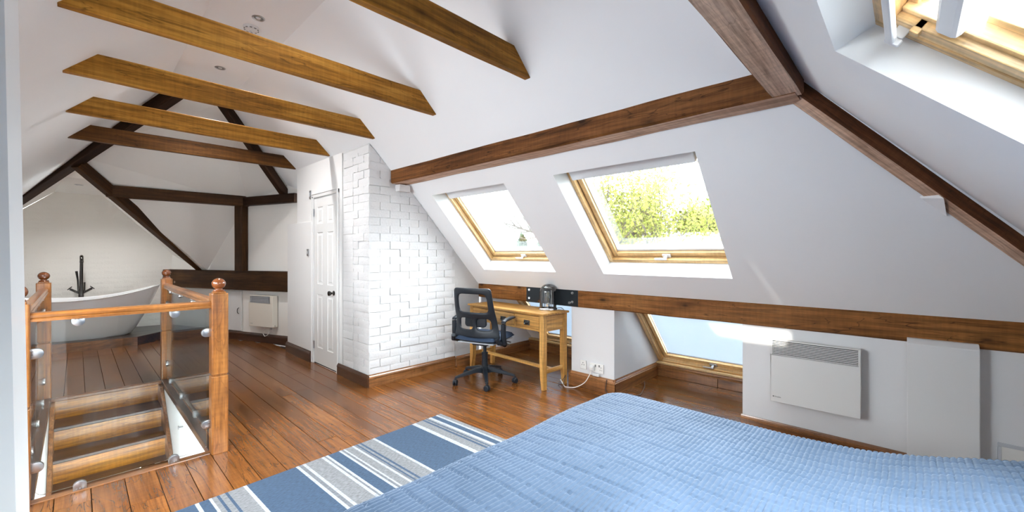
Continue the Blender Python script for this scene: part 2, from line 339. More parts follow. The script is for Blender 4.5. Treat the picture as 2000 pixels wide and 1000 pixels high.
def beam(name, p0, p1, w, h, mat, label=None, cat='beam', group=None, up=(0, 0, 1), cuts=(0, 0), wob=0.003, parent=None, nseg=14, under=None):
    """rough-sawn timber: cross-section w (local y) x h (local z), bottom-left line on p0-p1 centre; cuts = x shift of the top edge at both ends"""
    mw = frame_mat(p0, p1, up); L = (Vector(p1) - Vector(p0)).length; b = B().b
    rings = []
    ch = min(w, h) * 0.07
    sec = [(-w / 2 + ch, 0), (w / 2 - ch, 0), (w / 2, ch), (w / 2, h - ch), (w / 2 - ch, h), (-w / 2 + ch, h), (-w / 2, h - ch), (-w / 2, ch)]
    sd = rnd.random() * 100
    for i in range(nseg + 1):
        f = i / nseg; ring = []
        for j, (y, z) in enumerate(sec):
            x = f * L + (1 - f) * cuts[0] * z / h + f * cuts[1] * z / h
            dy = noise.noise(Vector((x * 2.2 + sd, j * 3.1, 0.3))) * wob; dz = noise.noise(Vector((x * 2.2 + sd, j * 2.7, 7.7))) * wob
            if i in (0, nseg): dy = dz = 0
            ring.append(b.verts.new((x, y + dy, z + dz)))
        rings.append(ring)
    for i in range(nseg):
        for k in range(8):
            f = b.faces.new([rings[i][k], rings[i][(k + 1) % 8], rings[i + 1][(k + 1) % 8], rings[i + 1][k]])
            if under and k == 0: f.material_index = 1
    b.faces.new(rings[0][::-1]); b.faces.new(rings[-1])
    bmesh.ops.recalc_face_normals(b, faces=b.faces)
    me = bpy.data.meshes.new(name); b.to_mesh(me); b.free()
    o = mesh_obj(name, me, [mat] + ([under] if under else []), parent); o.matrix_world = mw
    if label: tag(o, label, cat, group)
    return o

# ------------------------------------------------------------ room geometry
KR = 1.075
def zr_low(x): return 0.948 + KR * (3.409 - x)       # main right slope
def zr_up(x): return 4.38 - x                         # right slope above the purlin
def z_hip(y): return 1.765 + 0.96 * y                 # near hip slope
def z_left(x): return 2.47 + x
NR = Vector((KR, 0, 1)).normalized(); TR = Vector((-1, 0, KR)).normalized()
NH = Vector((0, -0.96, 1)).normalized(); TH = Vector((0, 1, 0.96)).normalized()
D = 0.165
Wd = Vector((-.36, .933, 0)); WP = Vector((1.637, 7.602, 0))   # diagonal far wall
def wpt(t, z): p = WP + Wd * t; return (p.x, p.y, z)
WIN = [(0.912, 1.968), (2.503, 3.543)]
XB, XT = 3.2435, 2.5165
hipx = lambda x: (2.967 - 1.12 * x if x > 2.2 else 2.724 - 1.0417 * x) - .10

# right slope
def RL(x, y): return (x, y, zr_low(x))
P = []
X0, X1, YE = 2.19, 3.412, 3.90
P.append([RL(X0, hipx(X0)), RL(XT, hipx(XT)), RL(XT, YE), RL(X0, YE)])
P.append([RL(XB, hipx(XB)), RL(X1, hipx(X1)), RL(X1, YE), RL(XB, YE)])
P.append([RL(XT, hipx(XT)), RL(XB, hipx(XB)), RL(XB, WIN[0][0]), RL(XT, WIN[0][0])])
P.append([RL(XT, WIN[0][1]), RL(XB, WIN[0][1]), RL(XB, WIN[1][0]), RL(XT, WIN[1][0])])
P.append([RL(XT, WIN[1][1]), RL(XB, WIN[1][1]), RL(XB, YE), RL(XT, YE)])
def RU(x, y): return (x, y, zr_up(x))
P.append([RU(1.20, 1.33), RU(2.235, hipx(2.2)), RU(2.235, 7.6), RU(1.20, 6.2)])
P.append([RU(X0, .2), RU(X0, YE), RL(X0, YE), RL(X0, .2)])
P.append([(3.412, -0.86, .945), (3.62, -0.86, .99), (3.62, 3.83, .99), (3.412, 3.83, .945)])
shell('wall_right', P, 'white')
# hip slope with its roof-window hole
HX0, HX1, HY0, HY1 = 0.72, 1.60, -0.62, 0.163
def HS(x, y): return (x, y, z_hip(y))
lx = lambda y: (y - 0.734) / 1.0417
rx = lambda y: ((2.967 - y) / 1.12 if y < 0.44 else (2.724 - y) / 1.0417) + .10
P = [[HS(lx(HY1), HY1), HS(rx(HY1), HY1), HS(rx(0.44), 0.44), HS(rx(1.432), 1.432), HS(lx(1.432), 1.432)],
     [HS(lx(HY0), HY0), HS(HX0, HY0), HS(HX0, HY1), HS(lx(HY1), HY1)],
     [HS(HX1, HY0), HS(rx(HY0), HY0), HS(rx(HY1), HY1), HS(HX1, HY1)],
     [HS(lx(-.95), -.95), HS(rx(-.95), -.95), HS(rx(HY0), HY0), HS(lx(HY0), HY0)]]
shell('wall_front', P + [[(-1.7, -.95, -.02), (3.6, -.95, -.02), (3.6, -.95, 1.0), (-1.7, -.95, 1.0)]], 'white')
# flat ceiling strip and left slope
shell('ceiling', [[(.67, 1.40, 3.14), (1.24, 1.40, 3.14), (1.24, 6.12, 3.14), (.67, 6.12, 3.14)]], 'white')
def LS(x, y): return (x, y, z_left(x))
LW = ((1.62, 2.62), (2.92, 3.92)); LA, LB = -1.30, -.60     # made-up left roof windows, unseen, added to carry fill light
shell('wall_left', [[LS(.68, 1.40), LS(.68, 6.05), LS(-.46, 7.95), LS(LB, 8.1), LS(LB, .05)], [LS(LA, -.75), LS(LA, 9.3), LS(-1.6, 9.75), LS(-1.6, -1.0)],
                    [LS(LB, .05), LS(LB, LW[0][0]), LS(LA, LW[0][0]), LS(LA, -.75)], [LS(LB, LW[0][1]), LS(LB, LW[1][0]), LS(LA, LW[1][0]), LS(LA, LW[0][1])],
                    [LS(LB, LW[1][1]), LS(LB, 8.1), LS(LA, 9.3), LS(LA, LW[1][1])],
                    [(-1.6, -1.0, -.02), (-1.6, -1.0, .87), (-1.6, 9.75, .87), (-1.6, 9.75, -.02)]], 'white')
# far hip slope, lower continuation, diagonal wall
ApL, ApR = (.67, 5.92, 3.145), (1.235, 5.99, 3.145)
PL, PT, CR, BB, BT = (.30, 7.45, 2.12), (1.775, 7.25, 2.08), (1.441, 8.109, 1.05), (1.38, 8.27, 1.04), (.0, 7.17, 2.475)
HR = (2.10, 6.42, 2.29)
shell('wall_back', [[ApL, ApR, HR, PT, PL, BT], [PL, PT, CR, BB],
                    [wpt(-1.9, -.02), wpt(1.56, -.02), wpt(1.56, 1.06), wpt(.54, 1.06), wpt(-.37, 2.1), wpt(-1.28, 2.31), wpt(-1.9, 2.10)]], 'bath_white')

# upper roof windows ---------------------------------------------------------
def axes_mat(o, s, t, n):
    m = Matrix((s, t, n)).transposed().to_4x4(); m.translation = Vector(o); return m
def roof_window(name, mat, W, L, handle=True, low=False, D=D, dtop=0.0):
    r = bpy.data.objects.new(name, None); COL.objects.link(r); r.matrix_world = mat; struct(r)
    if not low:
        b = B()
        Lf = L - dtop
        b.face([(0, 0, 0), (0, L, 0), (0, Lf, D), (0, 0, D)]); b.face([(W, 0, 0), (W, L, 0), (W, Lf, D), (W, 0, D)])
        b.face([(0, 0, 0), (W, 0, 0), (W, 0, D), (0, 0, D)]); b.face([(0, L, 0), (W, L, 0), (W, Lf, D), (0, Lf, D)])
        b.done('reveal', 'reveal', r)
    L = L - dtop
    n0, n1 = D - .012, D + .10
    a = .030
    for nm, lo, hi, ax in (('frame_rail', (-.02, -.02, n0), (a, L + .02, n1), 'y'), ('frame_rail', (W - a, -.02, n0), (W + .02, L + .02, n1), 'y'),
                           ('frame_rail', (a, -.02, n0), (W - a, a, n1), 'x'), ('frame_rail', (a, L - a, n0), (W - a, L + .02, n1), 'x')):
        box(nm, lo, hi, 'pine_' + ax, r, .003)
    s = a + .004; e = s + .042
    for lo, hi, ax in (((s, s, D + .03), (e, L - s, n1), 'y'), ((W - e, s, D + .03), (W - s, L - s, n1), 'y'),
                       ((e, s, D + .03), (W - e, e, n1), 'x'), ((e, L - e, D + .03), (W - e, L - s, n1), 'x')):
        box('sash_rail', lo, hi, 'pine_' + ax, r, .004)
    g = .020
    for lo, hi in (((e, e, D + .055), (e + .010, L - e, n1 + .004)), ((W - e - .010, e, D + .055), (W - e, L - e, n1 + .004)),
                   ((e + .01, e, D + .055), (W - e - .01, e + g, n1 + .004)), ((e + .01, L - e - g, D + .055), (W - e - .01, L - e, n1 + .004))):
        box('glazing_strip', lo, hi, 'alu', r, .002)
    box('pane', (e, e, D + .07), (W - e, L - e, D + .076), 'pane', r)
    # little clips along the sash
    if not low:
        for k in range(4):
            t = e + (L - 2 * e) * (.12 + .25 * k); box('clip', (e - .006, t, D + .026), (e + .004, t + .02, D + .034), 'filament', r)
        box('vent_bar', (.07, L - .158, D - .028), (W - .03, L - .03, D + .04), 'alu', r, .008)
        box('vent_bar_catch', (W * .5 - .02, L - .168, D - .01), (W * .5 + .02, L - .155, D + .012), 'grey_plastic', r, .003)
    if handle:
        h = B(); c = W * .5
        h.box((c - .035, s - .004, D + .018), (c + .035, s + .03, D + .034)); h.box((c - .01, s + .006, D - .014), (c + .012, s + .024, D + .018))
        h.box((c - .012, s + .004, D - .022), (c + .09, s + .024, D - .012))
        h.done('handle', 'alu' if not low else 'satin', r, .004)
    return r
for i, (y0, y1) in enumerate(WIN):
    roof_window('window_%d' % (i + 1), axes_mat((XB, y0, zr_low(XB)), (0, 1, 0), TR, NR), y1 - y0, (XB - XT) * math.sqrt(1 + KR * KR))
for i, (y0, y1) in enumerate(LW):  # made-up left windows with blinds, out of view
    roof_window('window_%d' % (6 + i), axes_mat((LA, y1, z_left(LA)), (0, -1, 0), Vector((1, 0, 1)).normalized(), Vector((-1, 0, 1)).normalized()), y1 - y0, (LB - LA) * math.sqrt(2))
    Wl, Ll = y1 - y0, (LB - LA) * math.sqrt(2); g0 = (.27, .11)[i]  # gap under the first blind shapes the sun patch
    bl = thing('roller_blind', ('added white blind nearly drawn over the made-up left roof window nearer the bed', 'added white blind fully drawn over the made-up left roof window nearer the stairs')[i], 'blind', mat=axes_mat((LA, y1, z_left(LA)), (0, -1, 0), Vector((1, 0, 1)).normalized(), Vector((-1, 0, 1)).normalized()))
    box('blind_cloth', (.085, g0, D + .044), (Wl - .085, Ll - .10, D + .047), 'sheer_white', bl); box('blind_hem_bar', (.085, g0 - .014, D + .038), (Wl - .085, g0, D + .052), 'alu', bl, .003)
# near hip window (over the bed)
hw = roof_window('window_3', axes_mat((HX0, HY0, z_hip(HY0)), (1, 0, 0), TH, NH), HX1 - HX0, (HY1 - HY0) * math.sqrt(1 + .96 ** 2), handle=False, D=.11, dtop=.04)
for c in list(hw.children):
    if c.name.startswith('vent_bar'): bpy.data.objects.remove(c)
Wh, Lh, Dh = HX1 - HX0, (HY1 - HY0) * math.sqrt(1 + .96 ** 2) - .04, .11
# wide inner lining of the frame, top handle bar on its end bracket, hinge blocks, blind housing
box('frame_lining', (Wh - .085, -.0, Dh - .008), (Wh + .0, Lh, Dh + .03), 'pine_y', hw, .003)
box('frame_lining', (0, Lh - .05, Dh - .008), (Wh - .085, Lh + .0, Dh + .03), 'pine_x', hw, .003)
box('sash_step', (Wh - .110, 0, Dh + .012), (Wh - .083, Lh - .05, Dh + .05), 'pine_y', hw, .004)
box('handle_bar', (.06, Lh - .085, Dh - .052), (Wh - .045, Lh - .062, Dh - .036), 'alu', hw, .005)
bb = B(); bb.box((Wh - .055, Lh - .098, Dh - .052), (Wh - .037, Lh - .058, Dh - .034)); bb.box((Wh - .055, Lh - .094, Dh - .034), (Wh - .050, Lh - .062, Dh + .02)); bb.done('bar_bracket', 'alu', hw, .004)
box('hinge_block', (Wh - .085, Lh - .122, Dh - .02), (Wh - .058, Lh - .098, Dh + .02), 'pine_y', hw, .004)
box('blind_housing', (.05, Lh - .205, Dh - .01), (Wh - .105, Lh - .15, Dh + .035), 'alu', hw, .012)
box('blind_housing_end', (Wh - .107, Lh - .198, Dh - .004), (Wh - .100, Lh - .165, Dh + .028), 'grey_plastic', hw, .003)
box('sash_flange', (Wh - .145, .1, Dh + .045), (Wh - .108, Lh - .22, Dh + .06), 'pine_y', hw, .003)

# lower windows in the eaves recesses -----------------------------------------
def low_origin(y0):
    off = D; z = .15; x = 3.409 + (.948 - z) / KR + off * math.sqrt(1 + KR * KR) / KR
    return Vector((x, y0, z)) - NR * D
LLOW = .86 * math.sqrt(1 + 1 / KR ** 2)
for i, (y0, y1) in enumerate(((.86, 1.945), (2.50, 3.56))):
    lw = roof_window('window_%d' % (4 + i), axes_mat(low_origin(y0), (0, 1, 0), TR, NR), y1 - y0, LLOW, low=True)
    Wl = y1 - y0
    bl = thing('roller_blind', ('pale blue blind drawn down over the low eaves window beside the wall heater', 'pale blue blind over the low eaves window behind the oak desk')[i], 'blind', mat=axes_mat(low_origin(y0), (0, 1, 0), TR, NR))
    box('blind_cloth', (.10, .115, D + .044), (Wl - .10, LLOW - .10, D + .047), 'blind', bl)
    box('blind_hem_bar', (.10, .101, D + .038), (Wl - .10, .116, D + .052), 'alu', bl, .003)
# recess outer slope strips beside the lower windows, recess side wall
def RO(x, y):
    return (x, y, .948 - KR * (x - 3.409 - D * math.sqrt(1 + KR * KR) / KR))
xo0, xo1 = 3.60, 4.40
P = []
for ya, yb in ((3.54, 3.83), (2.44, 2.52), (1.925, 1.98), (.80, .88)):
    P.append([RO(xo0, ya), RO(xo1, ya), RO(xo1, yb), RO(xo0, yb)])
shell('wall_right_eaves', P, 'white')
def prism_y(name, poly, y0, y1, mat):
    return struct(B().prism(poly, y0, y1, lambda u, v, d: (u, d, v)).done(name, mat))
colp = [(3.436, -.02), (4.38, -.02), (4.38, .15), (3.62, .97), (3.47, .93), (3.436, .80)]
prism_y('wall_right_column', colp, 1.972, 2.452, 'white_dimmed')
prism_y('wall_right_knee', colp, -1.0, .898, 'white_dimmed')
struct(B().prism(colp, 3.80, 3.9, lambda u, v, d: (u, d, v)).done('wall_back_recess', 'white'))

# brick chimney-breast wall ----------------------------------------------------
zc = lambda x: min(zr_up(x), zr_low(x) if x > 2.2 else 9)
P = [[(1.985, 3.834, 0), (3.43, 3.834, 0), (3.43, 3.834, 1.0), (2.19, 3.834, zr_low(2.19) + .06), (1.985, 3.834, zr_up(1.985) + .03)],
     [(1.985, 3.834, 0), (1.985, 4.46, 0), (1.985, 4.46, 2.42), (1.985, 3.834, 2.42)]]
wb = shell('wall_brick', P, 'mortar')
def brick_mesh(L, H, T, seed, cut=None):
    """a worn brick face: rounded block with an uneven front; local x length, z height, front towards -y"""
    b = bmesh.new(); nx, nz = 5, 3; sd = seed * 13.7
    g = {}
    for i in range(nx + 1):
        for k in range(nz + 1):
            x = i / nx; z = k / nz
            ed = min(min(x, 1 - x) * L, min(z, 1 - z) * H)
            yy = -T + noise.noise(Vector((x * 3 + sd, z * 2, 1))) * .004 + (0.0022 if ed < 1e-6 else 0)
            xx = x * L + noise.noise(Vector((sd + x, z * 3, 5))) * .007; zz = z * H + noise.noise(Vector((x * 4, sd, 9 + z * 3))) * .005
            if cut: zz = min(zz, cut(xx))
            g[i, k] = b.verts.new((xx, yy, zz))
    for i in range(nx):
        for k in range(nz): b.faces.new([g[i, k], g[i + 1, k], g[i + 1, k + 1], g[i, k + 1]])
    rim = [g[i, 0] for i in range(nx + 1)] + [g[nx, k] for k in range(1, nz + 1)] + [g[i, nz] for i in range(nx - 1, -1, -1)] + [g[0, k] for k in range(nz - 1, 0, -1)]
    back = [b.verts.new((v.co.x, .004, v.co.z)) for v in rim]
    for i in range(len(rim)): b.faces.new([rim[i], back[i], back[(i + 1) % len(rim)], rim[(i + 1) % len(rim)]])
    bmesh.ops.recalc_face_normals(b, faces=b.faces)
    me = bpy.data.meshes.new('brick'); b.to_mesh(me); b.free(); me.polygons.foreach_set('use_smooth', [True] * len(me.polygons)); me.set_sharp_from_angle(angle=math.radians(50))
    return me
BV = {}
def brick(parent, kind, L, H, T, x, y, z, rz=0.0, cut=None, mat='brick', nvar=6):
    if cut: me = brick_mesh(L, H, T, rnd.random() * 50, cut); me.materials.append(M[mat])
    else:
        key = (kind, rnd.randrange(nvar))
        if key not in BV: BV[key] = brick_mesh(L, H, T, rnd.random() * 50); BV[key].materials.append(M[mat])
        me = BV[key]
    o = bpy.data.objects.new('brick', me); COL.objects.link(o); o.parent = parent
    j_ = rnd.uniform(-.003, .005); o.location = (x - j_ * math.sin(-rz), y - j_ * math.cos(rz), z + rnd.uniform(-.0022, .0022)); o.rotation_euler = (rnd.uniform(-.03, .03), rnd.uniform(-.012, .012), rz)
    return o
CH = .0785; BH = .0762
def slope_at(x): return zr_up(x) if x < 2.2 else zr_low(x)
nc = 0
for r in range(32):
    z0 = .10 + r * CH
    if z0 > 2.38: break
    x = 1.982 - (0 if r % 2 == 0 else .112); first = True
    while x < 3.04:
        xs = max(x, 1.982); L = min(.222 + rnd.choice((-.002, 0.002, .0045)), x + .222 - xs, 3.04 - xs)
        if L < .03: x += .2275; continue
        zt = slope_at(xs)
        ztr = slope_at(xs + L)
        if zt - z0 < .012: break
        # the purlin end pocket
        if 2.21 < xs + L and z0 + BH > 2.02 and z0 < 2.2 and xs < 2.44:
            L = 2.215 - xs
            if L < .04: break
            brick(wb, 'p', L, BH, .009, xs, 3.834, z0, cut=(lambda u, a=xs, q=z0: max(.001, slope_at(a + u) - q - .01))); break
        if ztr - z0 < BH: brick(wb, 'c', L, BH, .009, xs, 3.834, z0, cut=(lambda u, a=xs, q=z0: max(.0005, slope_at(a + u) - q - .01)))
        else: brick(wb, 'f%.3f' % L, L, BH, .009, xs, 3.834, z0, nvar=4)
        x += .2275 + rnd.uniform(-.001, .002)
    # return side (faces the stairs): header / stretcher, toothed at the door end
    y = 3.826
    seq = [.105, .222, .222] if r % 2 else [.222, .105, .222]
    for L in seq:
        L2 = min(L, 4.425 + (.045 if r % 2 else 0) - y)
        if L2 > .03 and z0 + BH < 2.395: brick(wb, 's%.3f' % L2, L2, BH, .009, 1.985, y + L2, z0, rz=-PI / 2, nvar=3)
        y += L + .006
# corbel brick under the purlin end
brick(wb, 'corbel', .12, .068, .09, 2.27, 3.834, 1.95, nvar=1)
# door wall: plaster, thicker below, wc box
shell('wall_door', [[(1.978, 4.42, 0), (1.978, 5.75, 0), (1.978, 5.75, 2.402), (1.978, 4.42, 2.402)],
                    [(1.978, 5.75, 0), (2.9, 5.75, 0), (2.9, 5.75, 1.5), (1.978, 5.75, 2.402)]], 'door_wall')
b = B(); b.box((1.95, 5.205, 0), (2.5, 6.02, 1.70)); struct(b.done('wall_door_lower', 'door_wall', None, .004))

# bath alcove ------------------------------------------------------------------
By = lambda x: 9.21 - .16 * x
def BPt(x, z): return (x, By(x), z)
walc = shell('wall_alcove_brick', [[BPt(-1.6, -.02), BPt(1.12, -.02), BPt(1.12, 1.30), BPt(1.075, 1.361), BPt(.266, 2.232), BPt(-.233, 2.235), BPt(-1.6, 1.02)]], 'bathbrick')
hb = lambda f: (-.46 + f * 1.2, 7.86 - f * 1.95, 2.02 + f * 1.2)   # under-edge of left hip rafter
shell('ceiling_alcove', [[BPt(-.233, 2.235), BPt(.266, 2.232), (.098, 7.47, 2.245), (-.11, 7.44, 2.245)],
                         [BPt(.266, 2.232), BPt(1.075, 1.361), BPt(1.12, 1.30), (1.36, 8.30, 1.05), (.098, 7.47, 2.245)],
                         [BPt(-.233, 2.235), (-.11, 7.44, 2.245), hb(0), (-1.3, 9.1, 1.2), BPt(-1.3, 1.29)],
                         [(-.11, 7.44, 2.245), (.098, 7.47, 2.245), (.05, 7.2, 2.40), (-.04, 7.2, 2.40)],
                         [(1.36, 8.30, 1.05), BPt(1.12, 1.30), (1.10, 9.05, 1.02)]], 'bath_white')
sl = math.atan(.16)
for r in range(27):
    z0 = .13 + r * .0785
    x = -.72 - (.115 if r % 2 else 0)
    while x < 1.06:
        lim_l = -.233 - (2.235 - z0 - .07) * 1.1; lim_r = .266 + (2.232 - z0 - .07) * .925
        L = .222; xs = x
        if xs < max(lim_l, -.75): d_ = max(lim_l, -.75) - xs; xs += d_; L -= d_
        L = min(L, min(lim_r, 1.07) - xs)
        if L > .05 and z0 + .07 < 2.23:
            o = brick(walc, 'b%.2f' % L, L, .0745, .005, xs, By(xs) + .001, z0, rz=-sl, mat='bathbrick', nvar=4); o.location.y = By(xs) + .002
        x += .2265

# ------------------------------------------------------------ floor
PX0 = .328 - .137 * 15
PW = .137
WELL = (-.165, .605, 3.345, 5.60)
fl = struct(B().box((-1.7, -1, -.05), (WELL[0], 9.4, -.022)).box((WELL[1], -1, -.05), (4.4, 9.4, -.022)).box((WELL[0], -1, -.05), (WELL[1], WELL[2], -.022)).box((WELL[0], WELL[3], -.05), (WELL[1], 9.4, -.022)).done('floor', 'subfloor'))
def plank(x0, x1, y0, y1):
    if y1 - y0 < .03 or x1 - x0 < .01: return
    g = .0017; c = .0007; cx, cy_ = (x0 + x1) / 2, (y0 + y1) / 2; dx, dy = (x1 - x0) / 2 - g, (y1 - y0) / 2 - g
    b = B(); zt = rnd.uniform(-.0006, .0006)
    lo = [(-dx, -dy), (dx, -dy), (dx, dy), (-dx, dy)]; hi = [(-dx + c, -dy + c), (dx - c, -dy + c), (dx - c, dy - c), (-dx + c, dy - c)]
    v = [[b.b.verts.new((p[0], p[1], z)) for p in q] for q, z in ((lo, -.022), (lo, zt - c), (hi, zt))]
    for i in range(2):
        for k in range(4): b.b.faces.new([v[i][k], v[i][(k + 1) % 4], v[i + 1][(k + 1) % 4], v[i + 1][k]])
    b.b.faces.new(v[2])
    b.done('plank', 'plank', fl, loc=(cx, cy_, 0))
def far_y(x):
    # platform edge / diagonal wall
    if x < .59: return 8.12 - .17 * (x + .25)
    return min(8.35, WP.y - (x - WP.x) * (.933 / .36) + .02)
for k in range(0, 46):
    xa, xb = PX0 + k * PW, PX0 + (k + 1) * PW; xm = (xa + xb) / 2
    if xa > 4.4: break
    spans = []
    if xm < 1.98: spans = [(-.95, far_y(xm))]
    elif xm < 3.43: spans = [(-.95, 3.82)]
    else: spans = [(.9, 1.97), (2.45, 3.8)]
    if xm < 1.98 and xm > 1.9: spans = [(-.95, far_y(xm))]
    for y0, y1 in spans:
        cuts = []; y = y0 + rnd.uniform(.8, 3.0)
        while y < y1 - .5: cuts.append(y); y += rnd.uniform(2.2, 3.6)
        ys = [y0] + cuts + [y1]
        for ya, yb in zip(ys[:-1], ys[1:]):
            if xb > WELL[0] and xa < WELL[1]:
                if xa < WELL[0] - .004: plank(xa, WELL[0], max(ya, WELL[2]), min(yb, WELL[3])) if min(yb, WELL[3]) > max(ya, WELL[2]) else None
                if xb > WELL[1] + .004: plank(WELL[1], xb, max(ya, WELL[2]), min(yb, WELL[3])) if min(yb, WELL[3]) > max(ya, WELL[2]) else None
                if ya < WELL[2]: plank(xa, xb, ya, min(yb, WELL[2]))
                if yb > WELL[3]: plank(xa, xb, max(ya, WELL[3]), yb)
            else: plank(xa, xb, ya, yb)
# raised bath platform: dark riser with a boarded top
pf = [(-1.6, 8.33), (.595, 8.0), (.88, 8.28), (1.475, 8.02), (1.06, 9.1), (1.06, 9.04), (-1.6, 9.46)]
plat = B().prism(pf, -.02, .105, lambda u, v, d: (u, v, d)).done('trim_1', 'skirt_dk_x'); struct(plat)
plat_top = [(-1.6, 8.315), (.60, 7.985), (.885, 8.265), (1.485, 8.0), (1.07, 9.08), (-1.6, 9.5)]
for k in range(14):
    a0 = k * .1; # boards parallel to the front edge
    pass
B().prism(plat_top, .105, .122, lambda u, v, d: (u, v, d)).done('platform_top', 'skirt_dk_x', plat, .003)
b = B(); b.hexa([(-1.6, 8.31, 0), (.60, 7.98, 0), (.60, 7.99, 0), (-1.6, 8.33, 0), (-1.6, 8.31, .118), (.60, 7.98, .118), (.60, 7.99, .118), (-1.6, 8.33, .118)])
b.done('riser_board', 'skirt_x', plat)

# skirting boards --------------------------------------------------------------
SKP = [(0, 0), (.018, 0), (.018, .70), (.022, .72), (.022, .76), (.016, .79), (.018, .83), (.015, .86), (.009, .92), (.006, 1.0), (0, 1.0)]
def skirting(name, p0, p1, h, mat, side=1, parent=None):
    """moulded skirting from p0 to p1; it grows to the left of the direction when side=1"""
    p0, p1 = Vector((*p0, 0)), Vector((*p1, 0)); L = (p1 - p0).length
    o = B().prism([(u * side, v * h) for u, v in SKP], 0, L, lambda u, v, d: (d, u, v)).done(name, mat, parent)
    o.matrix_world = frame_mat(p0, p1); return struct(o)
skirting('baseboard_brick', (3.04, 3.822), (1.963, 3.822), .12, 'skirt_x')
skirting('baseboard_brick_return', (1.985 - .018, 3.803), (1.985 - .018, 4.49), .12, 'skirt_dk_x', 1)  # dark tone puts the shade of this side into the colour
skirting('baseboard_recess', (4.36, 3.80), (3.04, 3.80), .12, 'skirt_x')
skirting('baseboard_door', (1.95, 5.215), (1.95, 6.04), .135, 'skirt_dk_x')  # shade painted in with the dark tone
skirting('baseboard_back', wpt(-1.9, 0)[:2], wpt(.45, 0)[:2], .13, 'skirt_dk_x', 1)  # far skirting darkened in colour for the shade there
skirting('baseboard_column', (3.43, 2.452), (3.43, 1.954), .14, 'skirt_x', -1)
skirting('baseboard_column_return', (3.415, 1.972), (4.36, 1.972), .14, 'skirt_x', -1)
skirting('baseboard_column_side', (3.41, 2.452), (4.36, 2.452), .14, 'skirt_x', 1)
skirting('baseboard_knee', (3.43, .905), (3.43, -.95), .112, 'skirt_x', -1)
for i, (ya, yb) in enumerate(((.9, 1.97), (2.452, 3.80))):
    # boarded upstand under the low windows, two boards and a moulded cap
    ym = ya + (yb - ya) * .42
    t = struct(box('trim_%d' % (3 + i), (4.335, ya, -.01), (4.36, yb, .10), 'skirt_dk_y'))
    box('upstand_board', (4.318, ya, 0), (4.336, ym - .002, .088), 'skirt_y', t, .002); box('upstand_board', (4.318, ym + .002, 0), (4.336, yb, .088), 'skirt_y', t, .002)
    B().prism([(0, .088), (-.03, .088), (-.032, .097), (-.024, .102), (-.03, .108), (-.03, .118), (-.022, .128), (0, .13), (.03, .13), (.03, .088)], ya, yb, lambda u, v, d: (4.336 + u, d, v)).done('moulded_cap', 'skirt_y', t)
    box('sill_board', (4.31, ya, .13), (4.42, yb, .15), 'pine_y', t, .004)

# ------------------------------------------------------------ timbers
def collar(y, dark, label):
    """ceiling tie with both ends cut to the roof slopes; front face towards the camera"""
    h = .152; wd = .05
    o = beam('collar_tie', (-.062, y + wd / 2, 2.41), (1.972, y + wd / 2, 2.41), wd, h, 'collar_dark' if dark else 'collar', label, 'beam', 'collar ties across the attic', cuts=(h, -h), wob=.0035)
for y, dk, l in ((1.72, 0, 'orange timber collar tie nearest the viewer, only its right part in view'),
                 (2.71, 0, 'second collar tie, broad orange board below the smoke alarm'),
                 (3.69, 0, 'third collar tie, orange timber ending above the corner of the brick wall'),
                 (4.71, 0, 'fourth collar tie, golden timber with a dark crack, ending above the narrow white door'),
                 (5.76, 1, 'fifth collar tie, farthest and darkest brown of the row')):
    collar(y, dk, l)
beam('upper_purlin', (2.31, 3.86, 2.027), (2.31, .37, 2.027), .178, .168, 'purlin', 'long brown purlin running above the two big roof windows', 'beam', wob=.006, under='hip_pale', nseg=20)
beam('lower_purlin', (3.505, 3.84, .78), (3.505, -.94, .78), .17, .168, 'purlin_lt', 'long low purlin along the eaves behind the desk and above the wall heater', 'beam', wob=.005, nseg=24)
# near hip rafter: continuous, with the hip purlin meeting it
hd = Vector((.751, -.825, -.807)).normalized()
hp = Vector((2.395, .424, 2.038))
HRD = hp + hd * 1.62; HRU = hp - hd * 1.75
side = Vector((-.825, -.751, 0)).normalized()
off = side * .05
beam('hip_rafter', tuple(HRU + off), tuple(HRD + off), .085, .17, 'hip', 'red-brown hip rafter slanting down the ceiling corner to the right edge', 'beam', wob=.004, under='hip_pink', nseg=20)
beam('hip_purlin', (2.285, .405, 2.03), (.35, .405, 2.03), .12, .15, 'hip', 'thick pale-bottomed purlin overhead, sawn off at the ceiling corner', 'beam', wob=.005, under='hip_pink')
# plaster notch over the rafter's foot
A_, B_, C_ = (2.822, -.041, 1.584), (2.752, -.114, 1.570), (2.902, -.131, 1.495)
b = B(); lo_ = [Vector(p) + Vector((-.004, -.002, -.012)) for p in (A_, B_, C_)]; hi_ = [Vector(p) + Vector((.05, .05, .05)) for p in (A_, B_, C_)]
v_ = [[b.b.verts.new(p) for p in q_] for q_ in (lo_, hi_)]
b.b.faces.new(v_[0]); b.b.faces.new(v_[1])
for k in range(3): b.b.faces.new([v_[0][k], v_[0][(k + 1) % 3], v_[1][(k + 1) % 3], v_[1][k]])
struct(b.done('trim_2', 'white'))
